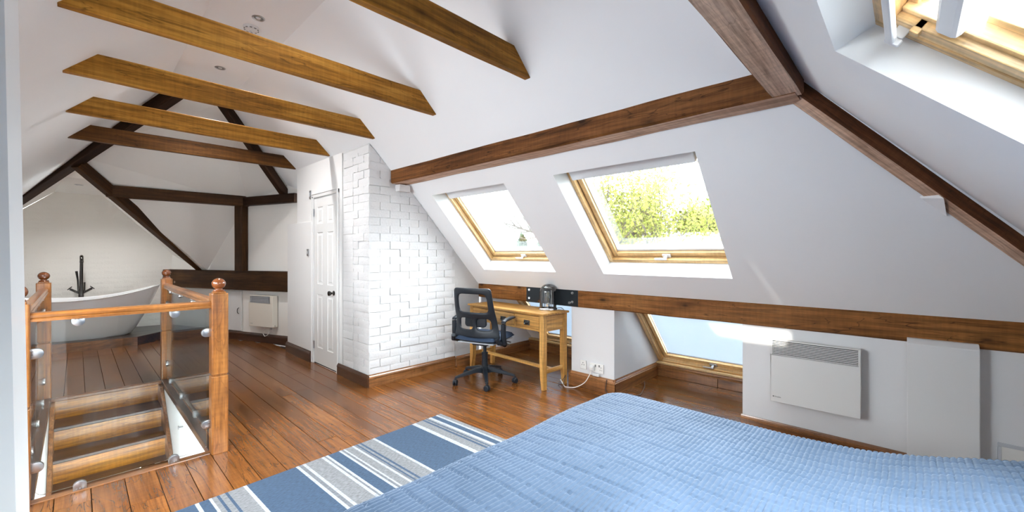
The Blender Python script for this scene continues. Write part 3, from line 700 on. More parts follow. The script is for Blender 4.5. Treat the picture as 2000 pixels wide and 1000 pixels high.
# far hip and truss timbers
beam('far_hip_rafter', (.80, 5.86, 3.06), (-.60, 8.10, 1.83), .11, .13, 'truss', 'near-black hip rafter rising from the left edge over the bath alcove', 'beam', nseg=10)
beam('far_hip_rafter', (1.17, 5.90, 3.06), (2.06, 6.47, 2.10), .09, .11, 'truss', 'near-black hip rafter coming down towards the white door', 'beam', nseg=10)
br = beam('alcove_rafter', (-.02, 7.13, 2.33), (1.37, 8.26, 1.03), .10, .12, 'truss_br', 'dark slanting rafter edging the bath alcove down to the low beam', 'beam', nseg=10)
beam('far_purlin', (.26, 7.40, 2.035), (1.79, 7.19, 2.02), .11, .15, 'truss_br', 'dark horizontal purlin across the far white slope', 'beam', nseg=10)
beam('far_purlin', tuple(Vector(wpt(-.30, 2.025)) + Vector((-.05, -.02, 0))), tuple(Vector(wpt(-1.5, 2.03)) + Vector((-.05, -.02, 0))), .10, .125, 'truss', 'short black purlin end butting into the wall left of the door', 'beam', nseg=6)
beam('king_post', tuple(Vector(wpt(-.34, 1.05)) + Vector((-.05, -.02, 0))), tuple(Vector(wpt(-.34, 2.07)) + Vector((-.05, -.02, 0))), .10, .17, 'truss_br', 'dark upright post between the low beam and the far purlin', 'beam', up=Wd, nseg=6).location += Wd * -.085
beam('low_beam', tuple(Vector(wpt(-1.4, .775)) + Vector((-.05, -.02, 0))), tuple(Vector(wpt(1.52, .765)) + Vector((-.05, -.02, 0))), .11, .285, 'truss_br', 'deep dark beam along the far wall above the small heater', 'beam', nseg=16, wob=.005)

# steel joining plate on the low purlin
t = thing('steel_plate', 'black steel splice plate bolted to the low purlin behind the glass lamp', 'plate', (3.43, 2.7, .87))
box('plate', (-.012, -.338, -.09), (.001, .346, .088), 'steel_black', t, .003)
for y, z in ((.30, .045), (.30, -.045), (-.27, .045), (-.27, -.045), (-.235, -.055)):
    B().lathe([(0, -.02), (.013, -.02), (.016, -.013), (.016, -.011)], (0, y, z), 'x', 12).done('bolt', 'chrome', t)

# ------------------------------------------------------------ door in the white wall
dr = bpy.data.objects.new('door_1', None); COL.objects.link(dr); dr.location = (1.978, 4.49, 0); struct(dr)
# local: x into wall (+), y along, z up ; leaf from y .05 to .67
b = B()
b.box((-.02, 0, 0), (0, .045, 2.02)); b.box((-.026, .0, 0), (-.02, .012, 2.02)); b.done('architrave', 'gloss_white', dr, .004)
b = B(); b.box((-.02, .685, 0), (0, .73, 1.995)); b.box((-.026, .718, 0), (-.02, .73, 1.995)); b.done('architrave', 'gloss_white', dr, .004)
b = B(); b.box((-.02, 0, 1.975), (0, .73, 2.025)); b.box((-.026, 0, 2.013), (-.02, .73, 2.025)); b.done('architrave', 'gloss_white', dr, .004)
def leaf_panels():
    ys = [.05, .145, .305, .43, .59, .68]; zs = [.015, .20, .83, .95, 1.56, 1.66, 1.86, 1.968]
    b = B()
    hole = {(1, 1), (3, 1), (1, 3), (3, 3), (1, 5), (3, 5)}
    for i in range(5):
        for k in range(7):
            y0, y1, z0, z1 = ys[i], ys[i + 1], zs[k], zs[k + 1]
            if (i, k) in hole:
                e = .02; d = .014
                o_ = [(-.006, y0, z0), (-.006, y1, z0), (-.006, y1, z1), (-.006, y0, z1)]; n_ = [(-.006 + d, y0 + e, z0 + e), (-.006 + d, y1 - e, z0 + e), (-.006 + d, y1 - e, z1 - e), (-.006 + d, y0 + e, z1 - e)]
                e2 = .036; m_ = [(-.004, y0 + e2, z0 + e2), (-.004, y1 - e2, z0 + e2), (-.004, y1 - e2, z1 - e2), (-.004, y0 + e2, z1 - e2)]
                for q in range(4):
                    b.face([o_[q], o_[(q + 1) % 4], n_[(q + 1) % 4], n_[q]]); b.face([n_[q], n_[(q + 1) % 4], m_[(q + 1) % 4], m_[q]])
                b.face(m_)
            else: b.face([(-.006, y0, z0), (-.006, y1, z0), (-.006, y1, z1), (-.006, y0, z1)])
    return b
leaf = leaf_panels().done('door_leaf', 'gloss_white', dr)
box('threshold_shade', (-.003, .05, 0), (-.001, .68, .015), 'dark_slot', dr)  # dark strip painted in for the shade under the door
B().lathe([(.027, -.006), (.027, -.012), (.012, -.016), (.010, -.035), (.020, -.042), (.028, -.055), (.026, -.068), (.014, -.074), (0, -.075)], (0, .125, .87), 'x', 20).done('door_knob', 'gunmetal', leaf, smooth=True)
for z in (.22, 1.80): 
    b = B().tube([(-.012, .684, z - .045), (-.012, .684, z + .045)], .006, 8); b.box((-.0085, .665, z - .045), (-.006, .684, z + .045)); b.done('hinge', 'satin', dr)
def plate(name, label, cat, loc, rz, wd, ht, toggles, mat='socket', tog='socket'):
    """wall plate facing local -y"""
    t = thing(name, label, cat, loc, rz)
    box('face_plate', (-wd / 2, -.009, -ht / 2), (wd / 2, .001, ht / 2), mat, t, .003)
    for x, z, w_, h_ in toggles: box('rocker', (x - w_ / 2, -.014, z - h_ / 2), (x + w_ / 2, -.007, z + h_ / 2), tog, t, .0015)
    return t
plate('light_switch', 'small steel switch plate high on the wall at the door frame top', 'switch', (1.95, 5.30, 2.03), -PI / 2, .05, .10, [(0, 0, .016, .05)], 'satin', 'grey_plastic').location.x = 1.978
plate('light_switch', 'small steel light switch at hand height left of the white door', 'switch', (1.95, 5.30, 1.325), -PI / 2, .06, .085, [(0, 0, .012, .028)], 'satin', 'grey_plastic')

# ------------------------------------------------------------ staircase
st = thing('staircase', 'varnished pine stair rising through the opening behind the glass', 'staircase', (0, 0, 0))
rise, going = .195, .255
zt, yt = 0.0, 5.60
for k in range(10):
    zb = -rise * (k + 1); y = yt - going * k
    box('riser', (WELL[0] + .01, y - .02, zb), (WELL[1] - .01, y, zb + rise - .03 * (k > 0)), 'stair_x', st)  # riser tone brightened as if lit from the front
    box('tread', (WELL[0] + .01, y - going - .045, zb - .03), (WELL[1] - .01, y, zb), 'skirt_dk_x', st, .006)  # dark tone paints shade onto the treads
box('landing_nosing', (WELL[0], yt - .045, -.03), (WELL[1], yt, .001), 'skirt_x', st, .006)
nose = lambda y: -rise + (y - yt + going) * rise / going
for x0, x1 in ((WELL[0] + .002, WELL[0] + .03), (WELL[1] - .03, WELL[1] - .002)):
    y1_, y0_ = yt + .0, yt - going * 9
    B().prism([(y1_, -.03), (y1_, -.42), (y0_, nose(y0_) - .28), (y0_, nose(y0_) + .05), (yt - .18, -.03)], x0, x1, lambda u, v, d: (d, u, v)).done('stringer', 'skirt_y', st, .004)
# well walls
struct(B().box((WELL[0] - .03, WELL[2], -2.6), (WELL[0], 5.6, -.03)).box((WELL[1], WELL[2], -2.6), (WELL[1] + .03, 5.6, -.03)).box((WELL[0] - .03, WELL[2] - .8, -2.62), (WELL[1] + .03, 5.62, -2.58)).box((WELL[0] - .03, WELL[2] - .82, -2.6), (WELL[1] + .03, WELL[2] - .8, -.05)).done('wall_stairwell', 'white'))
for x in (WELL[0] - .001, WELL[1] - .018):
    pass
# floor edging round the opening
e = .03
struct(box('trim_5', (WELL[0] - .03, WELL[2] - .055, -.03), (WELL[1] + .03, WELL[2], .006), 'skirt_x', None, .004))
struct(box('trim_6', (WELL[1] - .005, WELL[2], -.04), (WELL[1] + .045, WELL[3], .01), 'skirt_dk_y', None, .004))
struct(box('trim_7', (WELL[0] - .045, WELL[2], -.04), (WELL[0] + .005, WELL[3], .01), 'skirt_dk_y', None, .004))
# balustrade -------------------------------------------------------------------
bal = thing('glass_balustrade', 'orange pine balustrade with glass panels around the stair opening', 'balustrade', (0, 0, 0))
def newel(x, y, bright):
    a = .046; cx = [(-a, -a), (a, -a), (a, a), (-a, a)]
    b = B()
    def blk(z0, z1, cz0=.0, cz1=.0):
        e_ = .006
        b.prism([(-a, -a + e_), (-a + e_, -a), (a - e_, -a), (a, -a + e_), (a, a - e_), (a - e_, a), (-a + e_, a), (-a, a - e_)], z0, z1, lambda u, v, d: (u, v, d))
    blk(0, .505); b.box((-a + .008, -a + .008, .505), (a - .008, a - .008, .517)); blk(.517, 1.045)
    b.prism([(-a + .012, -a + .012), (a - .012, -a + .012), (a - .012, a - .012), (-a + .012, a - .012)], 1.045, 1.056, lambda u, v, d: (u, v, d))
    o = b.done('newel_post', 'newel_z', bal, .003, loc=(x, y, 0))
    pr = [(0, 1.054), (.030, 1.054), (.033, 1.060), (.030, 1.067), (.021, 1.070), (.020, 1.074)]
    R = .037; c = 1.107
    pr += [(R * math.sin(t) * 1.06, c - R * math.cos(t)) for t in [0.55 + k * (PI - .55) / 12 for k in range(13)]]
    pr[-1] = (0, c + R)
    B().lathe(pr, seg=28).done('ball_finial', 'ball_br' if bright else 'ball', o, smooth=True)
    b = B().lathe([(.0, -.0465), (.006, -.0465), (.006, -.045)], (0, 0, .93), 'y', 10); b.done('screw_plug', 'skirt_x', o)
    return o
NW = [(.648, 3.30, 1), (.648, 5.62, 0), (-.205, 5.62, 0), (-.212, 3.30, 1)]
for x, y, bflag in NW: newel(x, y, bflag)
RP = [(-.030, -.004), (.030, -.004), (.031, .008), (.026, .013), (.030, .018), (.031, .030), (.022, .040), (0, .044), (-.022, .040), (-.031, .030), (-.030, .018), (-.026, .013), (-.031, .008)]
def rail(p0, p1):
    p0, p1 = Vector(p0), Vector(p1); L = (p1 - p0).length
    o = B().prism(RP, 0, L, lambda u, v, d: (d, u, v)).done('handrail', 'newel_x', bal, smooth=True, angle=25); o.matrix_world = frame_mat(p0, p1)
rail((-.168, 3.30, .955), (.603, 3.30, .955)); rail((.648, 3.345, .955), (.648, 5.575, .955)); rail((-.207, 3.345, .955), (-.205, 5.575, .955))
def glass_panel(p0, p1, z0, z1):
    p0, p1 = Vector((*p0, 0)), Vector((*p1, 0)); L = (p1 - p0).length; r = .03
    po = []
    for cx, cz, a0 in ((L - r, z0 + r, -90), (L - r, z1 - r, 0), (r, z1 - r, 90), (r, z0 + r, 180)):
        for k in range(6): a_ = math.radians(a0 + 18 * k); po.append((cx + r * math.cos(a_), cz + r * math.sin(a_)))
    bm = B(); bm.prism(po, -.004, .004, lambda u, v, d: (u, d, v))
    for f in bm.b.faces:
        if len(f.verts) == 4: f.material_index = 1
    o = bm.done('glass_panel', ['glass', 'glass_edge'], bal); o.matrix_world = frame_mat(p0, p1)
glass_panel((-.15, 3.312), (.585, 3.312), .030, .945); glass_panel((.648, 3.37), (.648, 5.55), .035, .935); glass_panel((-.207, 3.37), (-.205, 5.55), .035, .935)
def clamp_mesh():
    r = .027; po = [(-r, 0), (r, 0)] + [(r * math.cos(a_), .022 + r * math.sin(a_)) for a_ in [PI * k / 10 for k in range(11)]]
    b = B(); b.prism(po, -.012, .012, lambda u, v, d: (u, d, v))
    for u in (-.012, 0, .012): b.lathe([(0, -.0135), (.003, -.0135), (.003, -.012)], (u, 0, .008), 'y', 8)
    o = b.done('clamp', 'satin', bal, .002, smooth=True, angle=30); return o
cl0 = clamp_mesh(); used = [False]
def clamp(loc, rot, s=1.0):
    o = cl0 if not used[0] else cl0.copy()
    if used[0]: COL.objects.link(o)
    used[0] = True; o.location = loc; o.rotation_euler = rot; o.scale = (s, s, s)
for x in (.006, .421): clamp((x, 3.312, .955), (0, PI, 0))
for x in (.012, .418): clamp((x, 3.312, .004), (0, 0, 0))
for z in (.79, .193): clamp((.604, 3.312, z), (0, -PI / 2, 0)); clamp((-.168, 3.312, z - .01), (0, PI / 2, 0))
for x in (.648, -.206):
    for y in (5.35, 4.72, 4.10): clamp((x, y, .008), (0, 0, PI / 2))
    for y in (5.35, 4.80, 4.22, 3.7): clamp((x, y, .953), (0, PI, PI / 2))
    for z in (.79, .17): clamp((x, 5.574, z), (PI / 2, 0, 0) if False else (0, -PI / 2, PI / 2))
# handrail bracket on the well wall
t = thing('wall_bracket', 'small steel handrail bracket on the white stairwell wall', 'bracket', (WELL[1], 4.33, -.12))
B().tube([(0, 0, 0), (-.03, 0, 0)], .006, 8).lathe([(0, -.032), (.016, -.032), (.016, -.028), (0, -.028)], axis='x', seg=12).done('rose', 'satin', t)

# ------------------------------------------------------------ wall end at far left (near the camera)
lean = lambda z: -.0768 - .0145 * (z - 1.3)
b = B()
b.hexa([(-1.6, 1.086, -.02), (lean(0), 1.086, -.02), (lean(0), 1.35, -.02), (-1.6, 1.35, -.02), (-1.6, 1.086, .87), (lean(2.39), 1.086, 2.37), (lean(2.39), 1.35, 2.37), (-1.6, 1.35, .87)])
struct(b.done('wall_left_end', 'post_white'))

# ------------------------------------------------------------ ceiling fittings
for y, l in ((2.42, 'recessed chrome downlight nearest the bed, unseen, added for light'), (3.66, 'recessed chrome downlight beside the smoke alarm'), (4.91, 'recessed chrome downlight farther along the ceiling, alone'), (8.1, 'small downlight in the flat ceiling of the bath alcove')):  # the first is unseen, added to brighten the room
    t = thing('downlight', l, 'light', (.976, y, 3.14) if y < 7 else (.02, y, 2.243), group='recessed ceiling downlights')
    dl = bpy.data.lights.new('downlight_lamp', 'SPOT'); dl.energy = {2.42: 14, 3.66: 35, 4.91: 95}.get(y, 45); dl.spot_size = math.radians(140); dl.spot_blend = 1.0; dl.color = (1, .985, .97); dl.shadow_soft_size = .05
    dlo = bpy.data.objects.new('downlight_lamp', dl); COL.objects.link(dlo); dlo.parent = t; dlo.location = (0, 0, -.03)
    B().lathe([(.030, 0.001), (.045, .001), (.045, -.004), (.040, -.006), (.034, -.004), (.030, .0)], seg=28).done('bezel', 'satin', t, smooth=True)
    B().lathe([(0, -.0), (.018, -.0), (.030, -.003), (.033, -.001)], seg=24).done('reflector', 'grey_slot', t, smooth=True)
    B().lathe([(0, -.006), (.014, -.005), (.018, -.001)], seg=20).done('bulb', 'alu', t, smooth=True)
t = thing('smoke_alarm', 'round white smoke alarm on the flat ceiling strip', 'alarm', (.976, 3.85, 3.14))
B().lathe([(0.0, -.026), (.034, -.026), (.052, -.020), (.058, -.008), (.058, 0.001)], seg=36).done('body', 'gloss_white', t, smooth=True)
for k in range(10):
    a_ = 2 * PI * k / 10; o = box('vent_slot', (-.008, -.0035, -.004), (.008, .0035, .004), 'grey_slot', t); o.location = (.049 * math.cos(a_), .049 * math.sin(a_), -.020); o.rotation_euler = (0, 0, a_ + PI / 2)
B().lathe([(0, -.030), (.010, -.030), (.010, -.025)], (.0, .018, 0), seg=16).done('test_button', 'grey_plastic', t)

# ------------------------------------------------------------ bath
th = -math.atan(.16)
t = thing('bathtub', 'white freestanding slipper bath on the dark platform', 'bathtub', (.03, 8.50, .122), th)
ns, nr = 56, 15
def rim_z(u):   # u -1..1 along length, + is the high end
    return .535 + .06 * max(0, -u) ** 2 + (.175 * max(0, (u - -.1) / 1.1) ** 1.9 if u > -.1 else 0)
b = B(); rings = []
prof = [(0, .86, .0), (.05, .93, .0)]
def tub_ring(f, inner):
    r = []
    for k in range(ns):
        a_ = 2 * PI * k / ns; c, s_ = math.cos(a_), math.sin(a_)
        sx = abs(c) ** .82 * (1 if c > 0 else -1); sy = abs(s_) ** .82 * (1 if s_ > 0 else -1)
        zt = rim_z(sx)
        g = f ** .75 if not inner else f ** .6
        lx_ = (.52 + .33 * g) if not inner else (.44 + .375 * g)
        if c > 0: lx_ *= (1.0 + (.02 * g if not inner else .01))
        wy = (.25 + .125 * g) if not inner else (.19 + .155 * g)
        z = zt * f if not inner else .10 + (zt - .10 - .004) * f
        r.append(b.b.verts.new((sx * lx_, sy * wy, z)))
    return r
fs = [0, .04, .12, .22, .34, .46, .58, .70, .80, .88, .94, .98, 1.0]
for f in fs: rings.append(tub_ring(f, False))
lip = []
for k in range(ns):
    v = rings[-1][k].co; d_ = Vector((v.x, v.y, 0)).normalized(); lip.append(b.b.verts.new(v + d_ * .008 + Vector((0, 0, .008))))
lip2 = []
for k in range(ns):
    v = rings[-1][k].co; d_ = Vector((v.x, v.y, 0)).normalized(); lip2.append(b.b.verts.new(v - d_ * .02 + Vector((0, 0, .010))))
rings += [lip, lip2]
for f in fs[::-1]: rings.append(tub_ring(f, True))
for i in range(len(rings) - 1):
    for k in range(ns): b.b.faces.new([rings[i][k], rings[i][(k + 1) % ns], rings[i + 1][(k + 1) % ns], rings[i + 1][k]])
b.b.faces.new(rings[0][::-1]); b.b.faces.new(rings[-1])
b.done('shell', 'tub', t, smooth=True, angle=60)
# tap set -----------------------------------------------------------------------
t = thing('bath_tap', 'black chrome standing bath mixer tap with gooseneck spout behind the bath', 'tap', (.045, 8.98, .122))
z0 = .0
sp = [(0, 0, .62), (0, 0, .70), (.004, .0, 1.05)] + [(.004 + .0 * a_, -.055 + .055 * math.cos(a_), 1.09 + .06 * math.sin(a_)) for a_ in [PI * k / 10 for k in range(11)]] + [(.004, -.112, 1.06)]
B().tube(sp, [.020] * 3 + [.021] * 11 + [.023], 14).done('spout', 'gunmetal', t, smooth=True)
B().tube([(0, 0, .46), (0, 0, .64)], [.030, .030], 16).done('mixer_body', 'gunmetal', t, smooth=True)
for s_, l in ((-1, 'a'), (1, 'b')):
    B().tube([(s_ * .02, 0, .60), (s_ * .115, -.01, .665)], [.014, .017], 10).done('handle', 'gunmetal', t, smooth=True)
    B().tube([(s_ * .095, -.01, .70), (s_ * .14, -.01, .655)], .006, 8).tube([(s_ * .118, -.035, .68), (s_ * .118, .02, .665)], .006, 8).done('cross_lever', 'gunmetal', t, smooth=True)
    B().tube([(s_ * .02, 0, .52), (s_ * .03, 0, .40), (s_ * .085, 0, .20), (s_ * .09, 0, .0)], .011, 8).done('supply_pipe', 'gunmetal', t, smooth=True)
B().tube([(-.028, -.01, .62), (-.035, -.012, .80), (-.05, -.012, .93)], [.010, .011, .015], 10).done('hand_shower', 'gunmetal', t, smooth=True)
B().tube([(.032, -.012, .60), (.036, -.012, .76)], .011, 10).done('hand_shower_holder', 'gunmetal', t, smooth=True)

# ------------------------------------------------------------ heaters
def grille(t, w_, x0, zt, zb, n, thick, d, mat_slat, depth=.02):
    for k in range(n):
        z = zb + (zt - zb) * (k + .5) / n
        box('grille_slat', (x0, -d - .001, z - thick / 2), (w_ - x0, -d + depth, z + thick / 2), mat_slat, t)
t = thing('wall_heater', 'large white panel heater with slotted top on the low right wall', 'heater', (3.425, .70, .277), -PI / 2)
# local x from left to right (towards -Y world), -y towards the room
wd, ht, dp = .485, .43, .075
b = B(); b.box((0, -dp, 0), (wd, -.012, ht - .105)); b.box((0, -dp, ht - .105), (.012, -.012, ht)); b.box((wd - .012, -dp, ht - .105), (wd, -.012, ht)); b.box((.012, -dp, ht - .006), (wd - .012, -.012, ht)); b.done('casing', 'heater_white', t, .003)
box('grille_cavity', (.012, -dp + .03, ht - .105), (wd - .012, -.02, ht - .006), 'dark_slot', t)
grille(t, wd, .012, ht - .008, ht - .104, 9, .0056, dp, 'heater_white', .004)
box('wall_bracket', (.06, -.014, .04), (wd - .06, 0, ht - .04), 'grey_plastic', t)
def lettering(txt, size, loc, rot, parent, mat='ink', name='lettering'):
    c = bpy.data.curves.new(name, 'FONT'); c.body = txt; c.size = size; c.extrude = .0002; c.align_x = 'LEFT'
    tmp = bpy.data.objects.new(name, c); COL.objects.link(tmp); bpy.context.view_layer.update()
    me = bpy.data.meshes.new_from_object(tmp.evaluated_get(bpy.context.evaluated_depsgraph_get())); bpy.data.objects.remove(tmp); bpy.data.curves.remove(c)
    me.materials.clear(); o = mesh_obj(name, me, mat, parent, loc); o.rotation_euler = rot; return o
lettering('Dimplex', .0115, (.024, -dp - .0004, .0345), (PI / 2, 0, 0), t)
box('logo_mark', (.0145, -dp - .0006, .0345), (.0215, -dp, .0415), 'ink', t)
ang = math.atan2(-Wd.y, -Wd.x)
hl = Vector(wpt(-.577, 0)) + Vector((-.012, -.005, .25))
t = thing('wall_heater', 'small cream convector heater under the deep dark beam', 'heater', tuple(hl), ang)
wd, ht, dp = .50, .455, .09
b = B(); b.box((0, -dp, 0), (wd, -.01, ht - .115)); b.box((0, -dp, ht - .115), (.02, -.01, ht)); b.box((wd - .06, -dp, ht - .115), (wd, -.01, ht)); b.box((.02, -dp, ht - .012), (wd - .06, -.01, ht)); b.done('casing', 'cream', t, .006)
box('grille_cavity', (.02, -dp + .03, ht - .115), (wd - .06, -.02, ht - .012), 'grey_slot', t)
grille(t, wd - .06, .02, ht - .013, ht - .113, 9, .005, dp, 'grey_plastic', .02)
B().tube([(wd + .001, -.05, .03), (wd + .02, -.05, .03)], .014, 12).done('control_knob', 'cream', t)
B().tube([(.30, -.03, .005), (.24, -.03, -.06), (.22, -.03, -.11), (.27, -.04, -.145), (.33, -.04, -.12), (.36, -.03, -.07)], .005, 6).done('flex', 'cable_white', t, smooth=True)
plate('fused_spur', 'small wall spur below the cream heater', 'socket', tuple(Vector(wpt(-.93, .205)) + Vector((-.004, -.002, 0))), ang, .08, .08, [(0, .01, .03, .03)], 'socket', 'grey_plastic')
lettering('Dimplex', .014, (.035, -dp - .0005, .04), (PI / 2, 0, 0), t)
# low access door left of it
t = thing('access_door', 'white low cupboard door in the far wall beside the cream heater', 'door', tuple(Vector(wpt(-.27, .135)) + Vector((-.012, -.005, 0))), ang)
box('door_panel', (-.42, -.008, .005), (.0, .004, .605), 'gloss_white', t, .003)
box('stile', (.004, -.012, 0), (.026, .004, .615), 'gloss_white', t, .003)
B().tube([(-.03, -.01, .265), (-.03, -.032, .28), (-.03, -.036, .31), (-.03, -.032, .34), (-.03, -.01, .355)], .005, 8).done('pull_handle', 'dark_slot', t, smooth=True)

# white boxed panel on the right knee wall, vent
b = B(); b.prism([(3.425, .0), (3.345, .0), (3.345, .783), (3.39, .808), (3.425, .808)], -.277, .008, lambda u, v, d: (u, d, v))
tag(b.done('boxing_panel', 'gloss_white', None, .003), 'tall plain white boxing panel over the low purlin, right of the heater', 'panel')
t = thing('vent_panel', 'grey-framed vent panel low on the wall at the right edge', 'vent', (3.43, -.346, .29), -PI / 2)
box('frame_bar', (0, -.008, -.02), (.3, 0, 0), 'grey_plastic', t, .002); box('frame_bar', (0, -.008, -.2), (.014, 0, -.02), 'grey_plastic', t, .002); box('face', (.014, -.004, -.2), (.3, 0, -.02), 'socket', t)

# sockets on the column, plug, cables --------------------------------------------
plate('socket_plate', 'single white socket plate on the column by the desk', 'socket', (3.43, 2.305, .222), -PI / 2, .068, .085, [(-.012, .0, .006, .006), (.012, 0, .006, .006), (0, .02, .005, .009)], 'socket', 'dark_slot')
plate('double_socket', 'double white wall socket on the column with a plug in it', 'socket', (3.43, 2.153, .215), -PI / 2, .147, .086, [(.04, -.012, .007, .005), (.06, -.012, .007, .005), (.05, .012, .005, .009), (-.012, .022, .012, .02), (.03, .025, .012, .02)], 'socket', 'grey_slot')
t = thing('plug', 'white mains plug in the left side of the double socket', 'plug', (3.42, 2.192, .212), -PI / 2)
box('plug_body', (-.024, -.032, -.022), (.024, -.0005, .024), 'gloss_white', t, .006)
box('plug_grip', (-.018, -.04, -.014), (.018, -.031, .016), 'socket', t, .004)
t = thing('adaptor', 'flat white charger adaptor below the double socket', 'adaptor', (3.42, 2.15, .155), -PI / 2)
box('adaptor_body', (-.035, -.024, -.012), (.035, -.0005, .012), 'gloss_white', t, .006)
def smooth_path(pts, n=8):
    P_ = [Vector(p) for p in pts]; out = []
    for i in range(len(P_) - 1):
        a, b_, c, d = P_[max(i - 1, 0)], P_[i], P_[i + 1], P_[min(i + 2, len(P_) - 1)]
        for k in range(n):
            t = k / n; out.append(.5 * ((2 * b_) + (c - a) * t + (2 * a - 5 * b_ + 4 * c - d) * t * t + (3 * b_ - a - 3 * c + d) * t ** 3))
    return out + [P_[-1]]
def cable(name, pts, r, mat, label):
    return tag(B().tube(smooth_path(pts), r, 8).done(name, mat, None, smooth=True), label, 'cable')
cable('mains_cable', [(3.385, 2.19, .195), (3.37, 2.20, .15), (3.36, 2.25, .07), (3.34, 2.34, .012), (3.30, 2.42, .006), (3.33, 2.47, .006), (3.34, 2.52, .05), (3.37, 2.51, .012)], .004, 'cable_white', 'white mains cable drooping from the plug to the desk leg')
cable('lamp_cable', [(3.40, 2.66, .735), (3.47, 2.60, .745), (3.46, 2.55, .68), (3.44, 2.52, .45), (3.44, 2.50, .2), (3.40, 2.51, .05), (3.36, 2.50, .012), (3.33, 2.54, .008), (3.35, 2.49, .06), (3.36, 2.47, .10), (3.34, 2.48, .02), (3.30, 2.46, .006)], .003, 'cable_dark', 'thin dark lamp cable hanging behind the right end of the desk')
cable('floor_cable', [(3.405, 2.03, .135), (3.40, 2.035, .10), (3.395, 2.03, .02), (3.42, 1.93, .005), (3.56, 1.80, .005), (3.72, 1.83, .005), (3.86, 1.88, .012), (3.95, 1.93, .02)], .004, 'cable_dark', 'dark cable trailing across the boards into the eaves recess')

# ------------------------------------------------------------ desk
dk = thing('console_desk', 'pale oak writing desk with three drawers under the roof window', 'desk', (3.065, 2.515, 0), math.radians(-3.0))
# local: x depth (to the wall), y length
DL, DD, DH = 1.14, .355, .735
box('desktop', (-.018, -.02, DH - .02), (DD + .012, DL + .02, DH), 'oak_y', dk, .004)
def leg(x, y, sx, sy):
    b = B(); s_ = .052
    lo = [(x, y), (x + sx * s_, y), (x + sx * s_, y + sy * s_), (x, y + sy * s_)]
    def sq(f): return [(x, y), (x + sx * s_ * f, y), (x + sx * s_ * f, y + sy * s_), (x, y + sy * s_)]
    lev = [(0, .52), (.02, .55), (.13, .86), (.22, 1.0), (DH - .02, 1.0)]
    R = [[b.b.verts.new((p[0], y + (p[1] - y) * (f if True else 1), z)) for p in sq(1.0)] for z, f in lev]
    for i in range(len(R) - 1):
        for k in range(4): b.b.faces.new([R[i][k], R[i][(k + 1) % 4], R[i + 1][(k + 1) % 4], R[i + 1][k]])
    b.b.faces.new(R[0][::-1]); b.b.faces.new(R[-1]); b.done('leg', 'oak_z', dk, .002)
leg(0, 0, 1, 1); leg(0, DL, 1, -1); leg(DD, 0, -1, 1); leg(DD, DL, -1, -1)
A0 = .555
box('apron', (.006, .052, A0), (.026, DL - .052, A0 + .018), 'oak_y', dk, .002); box('apron', (.006, .052, DH - .034), (.026, DL - .052, DH - .02), 'oak_y', dk, .002)
for y in (.01, DL - .03): box('side_panel', (.052, y, A0), (DD - .052, y + .02, DH - .02), 'oak_x', dk, .002)
box('back_panel', (DD - .03, .052, A0), (DD - .012, DL - .052, DH - .02), 'oak_y', dk, .002)
for y in (.012, DL - .034): box('side_stretcher', (.05, y, .15), (DD - .05, y + .024, .19), 'oak_x', dk, .003)
box('long_stretcher', (DD * .42, .03, .155), (DD * .42 + .03, DL - .03, .185), 'oak_y', dk, .003)
dw = (DL - .104 - .024) / 3
for k in range(3):
    y0 = .052 + k * (dw + .012); d_ = box('drawer', (.001, y0 + .004, A0 + .022), (.30, y0 + dw - .004, DH - .038), 'oak_y', dk, .003)
    if k < 2: box('drawer_divider', (.006, y0 + dw, A0 + .018), (.026, y0 + dw + .012, DH - .034), 'oak_z', dk, .001)
    yc = y0 + dw / 2; zc_ = A0 + .072
    h = box('pull_plate', (-.004, yc - .040, zc_ - .024), (.003, yc + .040, zc_ + .024), 'dark_slot', d_, .003)
    B().tube([(-.006, yc - .026, zc_ + .010), (-.016, yc - .024, zc_ - .004), (-.02, yc - .012, zc_ - .013), (-.02, yc + .012, zc_ - .013), (-.016, yc + .024, zc_ - .004), (-.006, yc + .026, zc_ + .010)], .0045, 8).done('ring_pull', 'gunmetal', d_, smooth=True)
# bell-jar lamp ------------------------------------------------------------------
lm = thing('bell_jar_lamp', 'glass bell-jar lamp with chrome base standing on the oak desk', 'lamp', (3.325, 2.665, DH)); lm.scale = (1.16, 1.16, 1.16)
B().lathe([(0, 0), (.082, 0), (.084, .006), (.080, .016), (.074, .020), (0, .020)], seg=40).done('base', 'chrome', lm, smooth=True)
R = .074
dome = [(R, .020), (R, .12), (R, .155)] + [(R * math.cos(a_), .155 + R * 1.0 * math.sin(a_)) for a_ in [PI / 2 * k / 12 for k in range(1, 13)]]
dome[-1] = (0.0, dome[-1][1])
B().lathe(dome, seg=40).done('glass_dome', 'dome', lm, smooth=True)
B().lathe([(0, .020), (.016, .020), (.017, .055), (.013, .06), (0, .06)], seg=20).done('lamp_holder', 'chrome', lm, smooth=True)
B().lathe([(.010, .058), (.014, .075), (.024, .10), (.027, .125), (.020, .15), (.008, .16), (0, .162)], seg=20).done('bulb', 'dome', lm, smooth=True)
B().tube([(0, 0, .06), (0, 0, .09), (-.01, 0, .10), (-.01, 0, .14), (0, 0, .15), (.01, 0, .14), (.01, 0, .10), (0, 0, .09)], .0018, 5).done('filament', 'filament', lm)
for sx in (-.045, .045): B().tube([(sx, .0, .02), (sx, 0, .17)], .003, 6).done('support_rod', 'chrome', lm)

